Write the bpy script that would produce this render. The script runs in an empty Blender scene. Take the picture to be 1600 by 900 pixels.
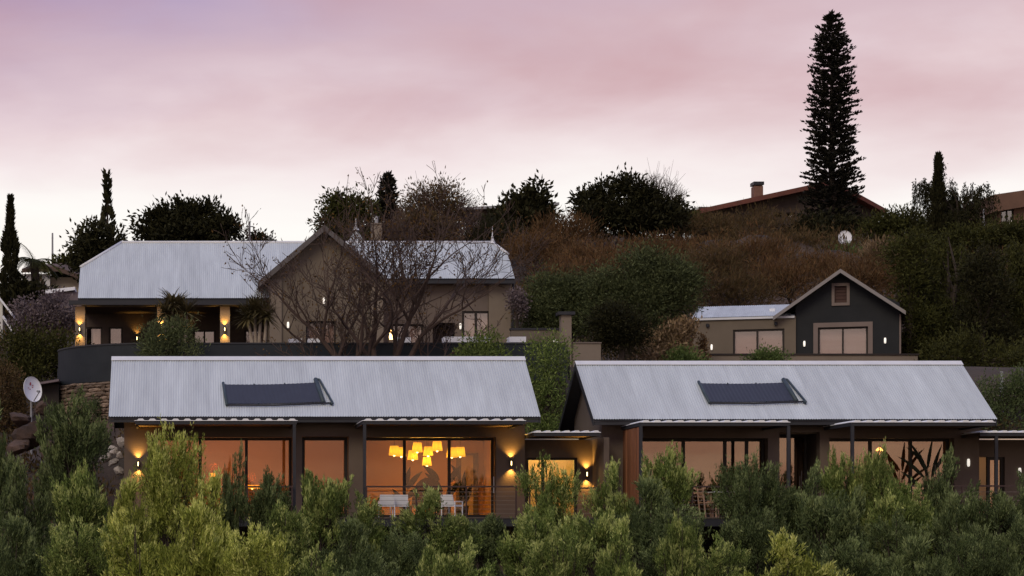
import bpy, math, random
import numpy as np
from mathutils import Vector, Matrix

S = bpy.context.scene
COL = S.collection
R = math.radians

# ------------------------------------------------------------------ camera
cam_d = bpy.data.cameras.new('camera')
cam = bpy.data.objects.new('camera', cam_d); COL.objects.link(cam)
cam.location = (0, 0, 0); cam.rotation_euler = (R(90), 0, 0)
cam_d.sensor_width = 36.0
FPX = 3430.0                       # focal length in pixels of the 1600 px wide photograph
cam_d.lens = 36.0 * FPX / 1600.0
cam_d.shift_x = (800 - 280) / 1600.0
cam_d.shift_y = (830 - 450) / 1600.0
cam_d.clip_end = 3000
S.camera = cam

# ------------------------------------------------------------------ sky
GLOW_AZ = R(24)                    # the pale band of the horizon, right of the view axis
SUN_AZ, SUN_EL = R(-150), R(36)    # the soft low light comes over the viewer's left shoulder
world = bpy.data.worlds.new('World'); S.world = world; world.use_nodes = True
nt = world.node_tree; nt.nodes.clear(); N = nt.nodes.new; LK = nt.links.new
wo = N('ShaderNodeOutputWorld'); bg = N('ShaderNodeBackground'); LK(bg.outputs[0], wo.inputs[0])
tc = N('ShaderNodeTexCoord'); nrm = N('ShaderNodeVectorMath'); nrm.operation = 'NORMALIZE'
LK(tc.outputs['Generated'], nrm.inputs[0])
sep = N('ShaderNodeSeparateXYZ'); LK(nrm.outputs[0], sep.inputs[0])
# slow warp of the elevation so that the colour bands are uneven, like thin cloud
mp = N('ShaderNodeMapping'); mp.inputs['Scale'].default_value = (3.0, 3.0, 11.0); LK(nrm.outputs[0], mp.inputs[0])
n1 = N('ShaderNodeTexNoise'); n1.inputs['Scale'].default_value = 1.6; n1.inputs['Detail'].default_value = 6; n1.inputs['Roughness'].default_value = .5
LK(mp.outputs[0], n1.inputs['Vector'])
wz = N('ShaderNodeMath'); wz.operation = 'MULTIPLY_ADD'; LK(n1.outputs[0], wz.inputs[0]); wz.inputs[1].default_value = .085
LK(sep.outputs[2], wz.inputs[2])
wz2 = N('ShaderNodeMath'); wz2.operation = 'SUBTRACT'; LK(wz.outputs[0], wz2.inputs[0]); wz2.inputs[1].default_value = .0425
ramp = N('ShaderNodeValToRGB'); LK(wz2.outputs[0], ramp.inputs[0])
stops = [(0.0, (.98, .74, .56)), (.085, (1.0, .88, .80)), (.142, (1.0, .97, .93)), (.166, (.93, .83, .83)), (.194, (.80, .64, .67)),
         (.218, (.68, .50, .54)), (.25, (.58, .43, .52)), (.38, (.58, .58, .64)), (.65, (.66, .73, .77)), (1.0, (.66, .74, .79))]
er = ramp.color_ramp
while len(er.elements) < len(stops): er.elements.new(.5)
for e, (p, c) in zip(er.elements, stops): e.position = p; e.color = (*c, 1)
# thin streaks of cloud
mp2 = N('ShaderNodeMapping'); mp2.inputs['Scale'].default_value = (5.0, 5.0, 13.0); mp2.inputs['Rotation'].default_value = (0, R(-9), 0); mp2.inputs['Location'].default_value = (.9, .3, .2)
LK(nrm.outputs[0], mp2.inputs[0])
n2 = N('ShaderNodeTexNoise'); n2.inputs['Scale'].default_value = 1.5; n2.inputs['Detail'].default_value = 5; n2.inputs['Roughness'].default_value = .52; n2.inputs['Distortion'].default_value = .25
LK(mp2.outputs[0], n2.inputs['Vector'])
cr2 = N('ShaderNodeMapRange'); LK(n2.outputs[0], cr2.inputs[0]); cr2.inputs[1].default_value = .40; cr2.inputs[2].default_value = .70
cr2.inputs[3].default_value = 0; cr2.inputs[4].default_value = .72
hi2 = N('ShaderNodeMapRange'); LK(wz2.outputs[0], hi2.inputs[0]); hi2.inputs[1].default_value = .15; hi2.inputs[2].default_value = .20
crm = N('ShaderNodeMath'); crm.operation = 'MULTIPLY'; LK(cr2.outputs[0], crm.inputs[0]); LK(hi2.outputs[0], crm.inputs[1])
mxc = N('ShaderNodeMix'); mxc.data_type = 'RGBA'; LK(crm.outputs[0], mxc.inputs['Factor'])
LK(ramp.outputs[0], mxc.inputs['A']); mxc.inputs['B'].default_value = (.60, .36, .38, 1)
# away from the afterglow the sky turns violet, towards it pale
dot = N('ShaderNodeVectorMath'); dot.operation = 'DOT_PRODUCT'; LK(nrm.outputs[0], dot.inputs[0])
dot.inputs[1].default_value = (math.sin(GLOW_AZ), math.cos(GLOW_AZ), 0)
az = N('ShaderNodeMapRange'); LK(dot.outputs['Value'], az.inputs[0]); az.inputs[1].default_value = .80; az.inputs[2].default_value = .985
az.inputs[3].default_value = 1; az.inputs[4].default_value = 0
hi = N('ShaderNodeMapRange'); LK(wz2.outputs[0], hi.inputs[0]); hi.inputs[1].default_value = .19; hi.inputs[2].default_value = .26
mulv = N('ShaderNodeMath'); mulv.operation = 'MULTIPLY'; LK(az.outputs[0], mulv.inputs[0]); LK(hi.outputs[0], mulv.inputs[1])
mulw = N('ShaderNodeMath'); mulw.operation = 'MULTIPLY'; LK(mulv.outputs[0], mulw.inputs[0]); mulw.inputs[1].default_value = .8
mxv = N('ShaderNodeMix'); mxv.data_type = 'RGBA'; mxv.blend_type = 'MULTIPLY'; LK(mulw.outputs[0], mxv.inputs['Factor'])
LK(mxc.outputs['Result'], mxv.inputs['A']); mxv.inputs['B'].default_value = (.54, .60, 1.0, 1)
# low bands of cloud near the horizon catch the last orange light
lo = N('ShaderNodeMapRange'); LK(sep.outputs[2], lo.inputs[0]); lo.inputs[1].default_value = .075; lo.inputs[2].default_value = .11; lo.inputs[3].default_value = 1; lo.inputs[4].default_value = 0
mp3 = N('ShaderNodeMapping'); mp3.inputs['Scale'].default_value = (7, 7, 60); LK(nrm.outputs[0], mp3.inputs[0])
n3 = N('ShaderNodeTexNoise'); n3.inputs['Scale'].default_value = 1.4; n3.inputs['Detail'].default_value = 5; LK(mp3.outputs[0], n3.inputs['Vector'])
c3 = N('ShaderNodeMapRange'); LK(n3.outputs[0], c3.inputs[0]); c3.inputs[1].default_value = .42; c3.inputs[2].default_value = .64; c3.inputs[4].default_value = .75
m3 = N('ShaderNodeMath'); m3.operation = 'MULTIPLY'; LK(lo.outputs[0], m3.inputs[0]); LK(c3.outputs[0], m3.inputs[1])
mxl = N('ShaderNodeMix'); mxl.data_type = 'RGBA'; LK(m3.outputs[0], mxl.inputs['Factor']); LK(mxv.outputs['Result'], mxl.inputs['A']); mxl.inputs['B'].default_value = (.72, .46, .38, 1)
sky = N('ShaderNodeTexSky'); sky.sky_type = 'NISHITA'; sky.sun_disc = False
sky.sun_elevation = SUN_EL; sky.sun_rotation = SUN_AZ; sky.air_density = 1.5; sky.dust_density = 2.0
skm = N('ShaderNodeVectorMath'); skm.operation = 'SCALE'; LK(sky.outputs[0], skm.inputs[0]); skm.inputs[3].default_value = .003
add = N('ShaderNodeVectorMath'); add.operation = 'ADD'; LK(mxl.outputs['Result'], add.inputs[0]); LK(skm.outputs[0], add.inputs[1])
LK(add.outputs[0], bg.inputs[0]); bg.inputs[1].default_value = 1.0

sun_d = bpy.data.lights.new('sun', 'SUN'); sun_d.energy = 1.3; sun_d.angle = R(28); sun_d.color = (1, .88, .64)
sun = bpy.data.objects.new('sun', sun_d); COL.objects.link(sun)
sd = Vector((math.sin(SUN_AZ) * math.cos(SUN_EL), math.cos(SUN_AZ) * math.cos(SUN_EL), math.sin(SUN_EL)))
sun.rotation_euler = (-sd).to_track_quat('-Z', 'Y').to_euler()

vs = S.view_settings; vs.view_transform = 'Standard'; vs.look = 'None'; vs.exposure = 0; vs.gamma = 1; vs.use_curve_mapping = False
S.render.engine = 'CYCLES'
S.cycles.max_bounces = 6; S.cycles.transparent_max_bounces = 12; S.cycles.diffuse_bounces = 3
S.cycles.sample_clamp_indirect = 4.0; S.cycles.caustics_reflective = False; S.cycles.caustics_refractive = False

# ------------------------------------------------------------------ materials
def newmat(name):
    m = bpy.data.materials.new(name); m.use_nodes = True
    t = m.node_tree; b = t.nodes['Principled BSDF']
    return m, t, b
def mat(name, c1, c2=None, rough=.8, scale=3.0, bump=0, metal=0, rnd=0.0, stretch=(1, 1, 1), spec=.3, bscale=None):
    """surface with uneven colour: two noises between c1 and c2, a fine bump, a small shift per object"""
    m, t, b = newmat(name); c2 = c2 or tuple(x * .75 for x in c1)
    n = t.nodes.new; l = t.links.new
    tcn = n('ShaderNodeTexCoord'); mpn = n('ShaderNodeMapping'); mpn.inputs['Scale'].default_value = stretch
    l(tcn.outputs['Object'], mpn.inputs[0])
    oi = n('ShaderNodeObjectInfo'); sc = n('ShaderNodeVectorMath'); sc.operation = 'SCALE'; sc.inputs[3].default_value = 17.0
    cmb = n('ShaderNodeCombineXYZ'); l(oi.outputs['Random'], cmb.inputs[0]); l(oi.outputs['Random'], cmb.inputs[1]); l(cmb.outputs[0], sc.inputs[0])
    ad = n('ShaderNodeVectorMath'); l(mpn.outputs[0], ad.inputs[0]); l(sc.outputs[0], ad.inputs[1])
    nz = n('ShaderNodeTexNoise'); nz.inputs['Scale'].default_value = scale; nz.inputs['Detail'].default_value = 6; nz.inputs['Roughness'].default_value = .62
    l(ad.outputs[0], nz.inputs['Vector'])
    mr = n('ShaderNodeMapRange'); l(nz.outputs[0], mr.inputs[0]); mr.inputs[1].default_value = .3; mr.inputs[2].default_value = .7
    mx = n('ShaderNodeMix'); mx.data_type = 'RGBA'; l(mr.outputs[0], mx.inputs['Factor'])
    mx.inputs['A'].default_value = (*c1, 1); mx.inputs['B'].default_value = (*c2, 1)
    last = mx.outputs['Result']
    if rnd:
        hv = n('ShaderNodeHueSaturation'); l(last, hv.inputs['Color'])
        rr = n('ShaderNodeMapRange'); l(oi.outputs['Random'], rr.inputs[0]); rr.inputs[3].default_value = 1 - rnd; rr.inputs[4].default_value = 1 + rnd
        l(rr.outputs[0], hv.inputs['Value']); last = hv.outputs[0]
    l(last, b.inputs['Base Color'])
    b.inputs['Roughness'].default_value = rough; b.inputs['Metallic'].default_value = metal
    b.inputs['Specular IOR Level'].default_value = spec
    if bump:
        nb = n('ShaderNodeTexNoise'); nb.inputs['Scale'].default_value = bscale or scale * 12; nb.inputs['Detail'].default_value = 4; l(ad.outputs[0], nb.inputs['Vector'])
        bp = n('ShaderNodeBump'); bp.inputs['Strength'].default_value = bump; bp.inputs['Distance'].default_value = .02
        l(nb.outputs[0], bp.inputs['Height']); l(bp.outputs[0], b.inputs['Normal'])
    return m
def leafmat(name, stops, trans=.25, rough=.75, vary=.12):
    """leaves: one colour per leaf drawn from stops, light shining through in part, a shift per plant"""
    m, t, b = newmat(name); n = t.nodes.new; l = t.links.new
    g = n('ShaderNodeNewGeometry'); rp = n('ShaderNodeValToRGB'); l(g.outputs['Random Per Island'], rp.inputs[0])
    e = rp.color_ramp
    while len(e.elements) < len(stops): e.elements.new(.5)
    for k, c in enumerate(stops): e.elements[k].position = k / max(1, len(stops) - 1); e.elements[k].color = (*c, 1)
    tcn = n('ShaderNodeTexCoord'); nz = n('ShaderNodeTexNoise'); nz.inputs['Scale'].default_value = 1.1; nz.inputs['Detail'].default_value = 3
    l(tcn.outputs['Object'], nz.inputs['Vector'])
    mr = n('ShaderNodeMapRange'); l(nz.outputs[0], mr.inputs[0]); mr.inputs[1].default_value = .3; mr.inputs[2].default_value = .7
    mr.inputs[3].default_value = .68; mr.inputs[4].default_value = 1.28
    oi = n('ShaderNodeObjectInfo'); ro = n('ShaderNodeMapRange'); l(oi.outputs['Random'], ro.inputs[0])
    ro.inputs[3].default_value = 1 - vary; ro.inputs[4].default_value = 1 + vary
    mu = n('ShaderNodeMath'); mu.operation = 'MULTIPLY'; l(mr.outputs[0], mu.inputs[0]); l(ro.outputs[0], mu.inputs[1])
    hv = n('ShaderNodeHueSaturation'); l(rp.outputs[0], hv.inputs['Color']); l(mu.outputs[0], hv.inputs['Value'])
    l(hv.outputs[0], b.inputs['Base Color']); b.inputs['Roughness'].default_value = rough; b.inputs['Specular IOR Level'].default_value = .08
    tr = n('ShaderNodeBsdfTranslucent'); l(hv.outputs[0], tr.inputs[0])
    mx = n('ShaderNodeMixShader'); mx.inputs[0].default_value = trans
    l(b.outputs[0], mx.inputs[1]); l(tr.outputs[0], mx.inputs[2])
    l(mx.outputs[0], t.nodes['Material Output'].inputs[0])
    return m
def emat(name, col, strength):
    m, t, b = newmat(name); b.inputs['Base Color'].default_value = (*col, 1)
    b.inputs['Emission Color'].default_value = (*col, 1); b.inputs['Emission Strength'].default_value = strength
    return m
def glassmat(name, tint, refl, fac):
    m, t, b = newmat(name); n = t.nodes.new; l = t.links.new
    tr = n('ShaderNodeBsdfTransparent'); tr.inputs[0].default_value = (*tint, 1)
    gl = n('ShaderNodeBsdfGlossy'); gl.inputs[0].default_value = (*refl, 1); gl.inputs['Roughness'].default_value = .015
    nz = n('ShaderNodeTexNoise'); nz.inputs['Scale'].default_value = .9; tcn = n('ShaderNodeTexCoord'); l(tcn.outputs['Object'], nz.inputs['Vector'])
    bp = n('ShaderNodeBump'); bp.inputs['Strength'].default_value = .02; bp.inputs['Distance'].default_value = .03
    l(nz.outputs[0], bp.inputs['Height']); l(bp.outputs[0], gl.inputs['Normal'])
    mx = n('ShaderNodeMixShader'); mx.inputs[0].default_value = fac
    l(tr.outputs[0], mx.inputs[1]); l(gl.outputs[0], mx.inputs[2]); l(mx.outputs[0], t.nodes['Material Output'].inputs[0])
    return m

M = {}
M['zinc'] = mat('zinc', (.53, .565, .575), (.425, .452, .465), .5, 1.1, .05, 0, .06, (3.2, .45, 1), .4)
M['zinc_cap'] = mat('zinc_cap', (.66, .66, .66), (.58, .58, .59), .5, 2)
M['zinc_edge'] = mat('zinc_edge', (.80, .80, .80), (.70, .70, .72), .5, 4)
M['soffit'] = mat('soffit', (.20, .13, .075), (.13, .085, .05), .7, 2, .1, stretch=(1, 8, 1))
M['char'] = mat('charcoal_metal', (.030, .030, .034), (.022, .022, .026), .55, 3)
M['umber'] = mat('umber_plaster', (.135, .100, .080), (.108, .080, .063), .9, .9, .15, bscale=30)
M['umber2'] = mat('umber_plaster_pale', (.165, .130, .108), (.135, .105, .088), .9, .9, .15, bscale=30)
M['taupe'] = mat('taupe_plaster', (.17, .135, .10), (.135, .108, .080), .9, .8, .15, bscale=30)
M['taupe2'] = mat('taupe_plaster_pale', (.22, .175, .135), (.18, .145, .11), .9, .8, .15, bscale=30)
M['slate'] = mat('slate_boarding', (.020, .021, .023), (.014, .015, .017), .8, 1.2, .1)
M['frame'] = mat('window_frame', (.030, .022, .018), (.022, .016, .013), .6, 3)
M['trim'] = mat('taupe_trim', (.20, .155, .135), (.17, .13, .112), .8, 2)
M['barge'] = mat('barge_board', (.26, .235, .22), (.20, .18, .17), .8, 2)
M['barge_dark'] = mat('barge_board_dark', (.12, .105, .10), (.09, .08, .075), .8, 2)
M['timber'] = mat('red_timber', (.30, .125, .06), (.20, .08, .038), .6, 2.5, .1, rnd=.25, stretch=(6, 6, .6))
M['chairwood'] = mat('pale_timber', (.42, .26, .17), (.33, .20, .13), .6, 4, stretch=(4, 4, .6))
M['deckwood'] = mat('deck_timber', (.12, .09, .07), (.08, .06, .045), .8, 3, stretch=(6, .6, 1))
M['rail'] = mat('rail_steel', (.055, .030, .025), (.04, .022, .02), .5, 4)
M['wire'] = mat('rail_wire', (.20, .17, .15), None, .4, 4)
M['plaster_in'] = mat('interior_plaster', (.72, .58, .44), (.66, .52, .39), .9, .7)
M['dining_in'] = mat('lamp_orange_plaster', (.66, .40, .24), (.58, .34, .20), .9, .7)  # orange lamplight of the dining room is put into this plaster colour
M['ceiling_in'] = mat('interior_ceiling', (.55, .45, .36), None, .9, .7)
M['floor_in'] = mat('interior_floor', (.20, .13, .08), (.15, .09, .06), .5, 2)
M['curtain'] = mat('curtain', (.60, .48, .42), (.52, .41, .36), .95, 2, stretch=(6, 1, .3))
M['blind'] = mat('roller_blind', (.50, .46, .45), (.44, .40, .39), .95, 1.5, stretch=(.3, 1, 5))
M['white'] = mat('white_cushion', (.82, .82, .84), (.75, .75, .78), .8, 3)
M['whitewall'] = mat('white_render', (.72, .70, .68), (.62, .60, .58), .9, 1)
M['creamwall'] = mat('cream_render', (.66, .58, .45), (.56, .49, .38), .9, 1)
M['mauvewall'] = mat('mauve_wall', (.17, .13, .135), (.12, .095, .10), .9, 2, .2)
M['panel'] = mat('solar_mat', (.020, .022, .034), (.015, .016, .026), .45, 3, .05, spec=.5)
M['pipe'] = mat('solar_pipe', (.045, .065, .075), (.03, .045, .055), .5, 4)
M['tank'] = mat('painted_steel', (.020, .024, .029), (.013, .016, .020), .6, 1.4, .05, spec=.25)
M['stone'] = mat('brown_stone', (.24, .17, .12), (.11, .08, .06), .95, 2.5, .5, rnd=.55)
M['mortar'] = mat('dark_core', (.035, .028, .024), None, .95, 2)
M['rock'] = mat('rust_rock', (.095, .058, .042), (.04, .028, .022), .95, 1.5, .6, rnd=.3)
M['palerock'] = mat('pale_rock', (.45, .40, .36), (.28, .25, .23), .95, 2.5, .5, rnd=.25)
M['dish'] = mat('dish_paint', (.80, .80, .82), (.68, .68, .71), .6, 3)
M['dishred'] = mat('dish_red', (.45, .10, .12), (.36, .08, .10), .6, 3)
M['redroof'] = mat('red_roof', (.17, .060, .042), (.11, .042, .032), .85, 2, .2)
M['tileroof'] = mat('tile_roof', (.13, .085, .065), (.09, .06, .048), .9, 3, .3)
M['brick'] = mat('chimney_brick', (.22, .115, .08), (.15, .08, .06), .9, 5, .2)
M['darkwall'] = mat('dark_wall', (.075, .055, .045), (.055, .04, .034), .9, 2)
M['brownwall'] = mat('brown_wall', (.15, .085, .055), (.12, .068, .045), .9, 1.5)
M['steel'] = mat('grey_steel', (.30, .30, .31), None, .5, 4)
M['bark'] = mat('bark', (.060, .044, .034), (.035, .026, .021), .95, 4, .4, stretch=(3, 3, .6))
M['bark_pale'] = mat('pale_bark', (.34, .28, .22), (.24, .19, .15), .95, 4, .3, stretch=(3, 3, .6))
M['barkred'] = mat('red_brown_bark', (.085, .055, .042), (.05, .033, .027), .95, 4, .3)
M['earth'] = None
m, t_, b_ = newmat('lit_shade'); tr_ = t_.nodes.new('ShaderNodeBsdfTranslucent'); tr_.inputs[0].default_value = (1, .86, .22, 1)
b_.inputs['Base Color'].default_value = (.9, .6, .12, 1); b_.inputs['Emission Color'].default_value = (1, .66, .07, 1); b_.inputs['Emission Strength'].default_value = 1.0
mx_ = t_.nodes.new('ShaderNodeMixShader'); mx_.inputs[0].default_value = .6; t_.links.new(b_.outputs[0], mx_.inputs[1]); t_.links.new(tr_.outputs[0], mx_.inputs[2]); t_.links.new(mx_.outputs[0], t_.nodes['Material Output'].inputs[0])
M['lampshade'] = m
M['bulb'] = emat('lit_bulb', (1.0, .72, .28), 9.0)
M['warmbulb'] = emat('warm_bulb', (1.0, .62, .22), 6.0)
M['coolbulb'] = emat('white_bulb', (1.0, .93, .82), .75)
M['glass'] = glassmat('bronze_glass', (.80, .66, .52), (.96, .76, .62), .165)
M['glass_l'] = glassmat('rosy_glass', (.92, .76, .60), (.92, .60, .44), .125)
M['glass_warm'] = glassmat('dining_glass', (.95, .86, .76), (.92, .66, .48), .07)
M['glass_up'] = glassmat('clear_glass', (.85, .80, .78), (.92, .82, .80), .12)
M['pot'] = mat('clay_pot', (.10, .07, .055), None, .8, 3)
M['darkleaf'] = leafmat('dark_leaf', [(.020, .024, .014), (.032, .036, .020)], .15)
M['attic_panel'] = mat('red_brown_panel', (.075, .038, .030), (.055, .028, .022), .7, 3)
M['wicker'] = mat('dark_wicker', (.055, .035, .022), (.03, .02, .014), .8, 12, .3)

M['olive_y'] = leafmat('olive_yellow', [(0.113, 0.141, 0.024), (0.188, 0.224, 0.037), (0.301, 0.332, 0.063), (0.451, 0.473, 0.106)], .30, vary=.12)
M['olive_g'] = leafmat('olive_green', [(0.062, 0.09, 0.021), (0.104, 0.144, 0.034), (0.165, 0.213, 0.054), (0.261, 0.314, 0.09)], .27, vary=.14)
M['olive_d'] = leafmat('olive_dark', [(0.041, 0.057, 0.02), (0.066, 0.09, 0.031), (0.103, 0.133, 0.049), (0.159, 0.194, 0.08)], .25, vary=.14)
M['tips_y'] = leafmat('young_tips_yellow', [(0.349, 0.385, 0.085), (0.522, 0.544, 0.144), (0.767, 0.755, 0.245)], .35, vary=.12)
M['tips_g'] = leafmat('young_tips_green', [(0.234, 0.275, 0.074), (0.362, 0.407, 0.124), (0.559, 0.584, 0.205)], .32, vary=.14)
M['tips_d'] = leafmat('young_tips_dark', [(0.113, 0.145, 0.05), (0.182, 0.222, 0.083), (0.288, 0.329, 0.139)], .30, vary=.14)
M['tree_g'] = leafmat('tree_green', [(0.039, 0.049, 0.019), (0.065, 0.078, 0.032), (0.098, 0.113, 0.046), (0.143, 0.16, 0.069)], .2)
M['tree_k'] = leafmat('tree_dark', [(0.015, 0.015, 0.007), (0.025, 0.024, 0.01), (0.037, 0.035, 0.014)], .12)
M['tree_ol'] = leafmat('tree_olive', [(0.03, 0.031, 0.01), (0.047, 0.049, 0.013), (0.072, 0.071, 0.02)], .18)
M['needle'] = leafmat('needles', [(.010, .010, .008), (.018, .017, .012), (.024, .021, .014)], .08)
M['rust'] = leafmat('rust_brush', [(0.071, 0.038, 0.018), (0.112, 0.06, 0.026), (0.156, 0.085, 0.037), (0.101, 0.071, 0.034)], .15)
M['dull'] = leafmat('dull_brush', [(0.053, 0.039, 0.017), (0.08, 0.057, 0.024), (0.113, 0.074, 0.033), (0.097, 0.054, 0.027)], .15)
M['gold'] = leafmat('dried_gold', [(.13, .085, .045), (.22, .15, .08), (.31, .22, .13)], .2)
M['lime'] = leafmat('lime_shrub', [(.070, .105, .028), (.11, .155, .045), (.16, .21, .07)], .3)
M['yucca'] = leafmat('yucca_blade', [(.085, .070, .030), (.14, .115, .052), (.20, .16, .08)], .15)
M['autumn'] = leafmat('autumn_leaf', [(.11, .060, .020), (.16, .09, .028), (.075, .042, .020)], .25)
M['mauve'] = leafmat('mauve_shrub', [(.10, .075, .075), (.15, .115, .115), (.20, .16, .16)], .2)
# ------------------------------------------------------------------ mesh helpers
ORG = {}
def org(p): return ORG.get(p.name, Vector((0, 0, 0))) if p else Vector((0, 0, 0))
def tag(o, label, cat, group=None, kind=None):
    if label: o['label'] = label
    if cat: o['category'] = cat
    if group: o['group'] = group
    if kind: o['kind'] = kind
    return o
def thing(name, label, cat, loc=(0, 0, 0), group=None):
    o = bpy.data.objects.new(name, None); COL.objects.link(o); o.location = loc; o.empty_display_size = .3
    ORG[o.name] = Vector(loc)
    return tag(o, label, cat, group)
def link(name, me, parent=None, loc=None, rot=None):
    """me in coordinates local to the parent; loc in the parent's space"""
    o = bpy.data.objects.new(name, me); COL.objects.link(o)
    if parent: o.parent = parent; ORG[o.name] = org(parent)
    if loc is not None: o.location = loc
    if rot is not None: o.rotation_euler = rot
    return o
class MB:
    def __init__(s): s.v = []; s.f = []
    def box(s, x0, x1, y0, y1, z0, z1):
        b = len(s.v)
        s.v += [(x0, y0, z0), (x1, y0, z0), (x1, y1, z0), (x0, y1, z0), (x0, y0, z1), (x1, y0, z1), (x1, y1, z1), (x0, y1, z1)]
        s.f += [(b, b+3, b+2, b+1), (b+4, b+5, b+6, b+7), (b, b+1, b+5, b+4), (b+1, b+2, b+6, b+5), (b+2, b+3, b+7, b+6), (b+3, b, b+4, b+7)]
        return s
    def poly(s, pts):
        b = len(s.v); s.v += [tuple(p) for p in pts]; s.f.append(tuple(range(b, b + len(pts)))); return s
    def slab(s, pts, d):
        """polygon pts thickened by the vector d"""
        b = len(s.v); n = len(pts); d = Vector(d)
        s.v += [tuple(p) for p in pts] + [tuple(Vector(p) + d) for p in pts]
        s.f.append(tuple(range(b + n - 1, b - 1, -1))); s.f.append(tuple(range(b + n, b + 2 * n)))
        for i in range(n): j = (i + 1) % n; s.f.append((b + i, b + j, b + n + j, b + n + i))
        return s
    def tube(s, pts, rad, n=6, cap=True):
        pts = [Vector(p) for p in pts]; rings = []
        if not hasattr(rad, '__len__'): rad = [rad] * len(pts)
        for i, p in enumerate(pts):
            d = (pts[min(i + 1, len(pts) - 1)] - pts[max(i - 1, 0)]).normalized()
            a = d.orthogonal() if i == 0 else (prev - d * prev.dot(d))
            if a.length < 1e-6: a = d.orthogonal()
            a.normalize(); prev = a; c = d.cross(a); b = len(s.v)
            for k in range(n):
                t = 2 * math.pi * k / n; s.v.append(tuple(p + (a * math.cos(t) + c * math.sin(t)) * rad[i]))
            rings.append(b)
        for r0, r1 in zip(rings, rings[1:]):
            for k in range(n): s.f.append((r0 + k, r0 + (k + 1) % n, r1 + (k + 1) % n, r1 + k))
        if cap:
            s.f.append(tuple(rings[0] + k for k in range(n - 1, -1, -1))); s.f.append(tuple(rings[-1] + k for k in range(n)))
        return s
    def lathe(s, c, prof, n=16):
        """prof: (radius, z) pairs about a vertical axis at c"""
        rings = []
        for r, z in prof:
            b = len(s.v); rings.append(b)
            for k in range(n):
                t = 2 * math.pi * k / n; s.v.append((c[0] + r * math.cos(t), c[1] + r * math.sin(t), c[2] + z))
        for r0, r1 in zip(rings, rings[1:]):
            for k in range(n): s.f.append((r0 + k, r0 + (k + 1) % n, r1 + (k + 1) % n, r1 + k))
        return s
    def mesh(s, name, m, parent=None, smooth=False):
        o = org(parent); me = bpy.data.meshes.new(name)
        me.from_pydata([(a - o.x, b - o.y, c - o.z) for a, b, c in s.v], [], s.f); me.update()
        if m: me.materials.append(m)
        if smooth:
            for p in me.polygons: p.use_smooth = True
        return me
    def build(s, name, m, parent=None, smooth=False, label=None):
        o = link(name, s.mesh(name, m, parent, smooth), parent)
        if label: o['label'] = label
        return o
def box(name, m, parent, *a): return MB().box(*a).build(name, m, parent)
def fastmesh(name, v, f, m, smooth=False):
    """v (n,3) and quads f (k,4) as numpy arrays"""
    me = bpy.data.meshes.new(name); nf, k = f.shape
    me.vertices.add(len(v)); me.vertices.foreach_set('co', np.ascontiguousarray(v, dtype=np.float32).ravel())
    me.loops.add(nf * k); me.loops.foreach_set('vertex_index', np.ascontiguousarray(f, dtype=np.int32).ravel())
    me.polygons.add(nf); me.polygons.foreach_set('loop_start', np.arange(0, nf * k, k, dtype=np.int32))
    if smooth: me.polygons.foreach_set('use_smooth', np.ones(nf, dtype=bool))
    me.update(calc_edges=True)
    if m: me.materials.append(m)
    return me
def copy_tree(o, parent=None):
    c = o.copy(); COL.objects.link(c); c.parent = parent
    for ch in o.children: copy_tree(ch, c)
    return c
def P(px, py, Y): return Vector(((px - 280) / FPX * Y, Y, (830 - py) / FPX * Y))   # a point of the place from its sight line and its distance
def X(px, Y): return (px - 280) / FPX * Y
def Z(py, Y): return (830 - py) / FPX * Y

# ------------------------------------------------------------------ ground: one sheet
def sst(a, b, x): t = np.clip((x - a) / (b - a), 0, 1); return t * t * (3 - 2 * t)
PY = [-600, -80, 0, 40, 58, 64, 67, 72.5, 75, 78, 80, 95, 103, 115, 130, 142, 155, 185, 300, 700, 1600]
PM = [-60, -14, -3.6, -3.2, -2.3, -1.2, -.2, .25, 3.4, 5.3, 6.0, 6.3, 8.2, 12.3, 16.8, 18.6, 19.4, 17.5, 2, -30, -60]
PL = [-60, -14, -3.6, -3.2, -2.4, -1.0, .9, 2.4, 2.8, 3.2, 4.0, 8.2, 9.6, 11.0, 12.0, 12.4, 12.2, 11, 0, -30, -60]
def H(x, y):
    x = np.asarray(x, float); y = np.asarray(y, float)
    zm = np.interp(y, PY, PM); zl = np.interp(y, PY, PL)
    w = sst(-2.7, -1.7, x)
    k = sst(78, 100, y); w = w * (1 - k) + sst(-9, 14, x) * k
    z = zl + (zm - zl) * w
    amp = .05 + .45 * sst(96, 118, y) * (1 - sst(190, 260, y))
    z = z + amp * (np.sin(x * .37 + 1.3) * np.cos(y * .29 + .4) + .5 * np.sin(x * .83 + y * .61) + .3 * np.sin(x * 1.7 - y * 1.3))
    # right house pad
    k = sst(16, 18.5, x) * (1 - sst(33, 36, x)) * sst(84, 86, y) * (1 - sst(96, 100, y))
    return z * (1 - k) + 6.6 * k
def Hs(x, y): return float(H(x, y))
gx = np.unique(np.concatenate([np.linspace(-900, -60, 22), np.linspace(-60, 90, 151), np.linspace(90, 1000, 22)]))
gy = np.unique(np.concatenate([np.linspace(-600, 30, 26), np.linspace(30, 165, 190), np.linspace(165, 1600, 40)]))
GX, GY = np.meshgrid(gx, gy); GZ = H(GX, GY)
nx_, ny_ = len(gx), len(gy)
ii = (np.arange(ny_ - 1)[:, None] * nx_ + np.arange(nx_ - 1)[None, :]).ravel()
m, t, b = newmat('hill_earth'); n = t.nodes.new; l = t.links.new
tcn = n('ShaderNodeTexCoord')
nz = n('ShaderNodeTexNoise'); nz.inputs['Scale'].default_value = .22; nz.inputs['Detail'].default_value = 9; nz.inputs['Roughness'].default_value = .7
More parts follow.
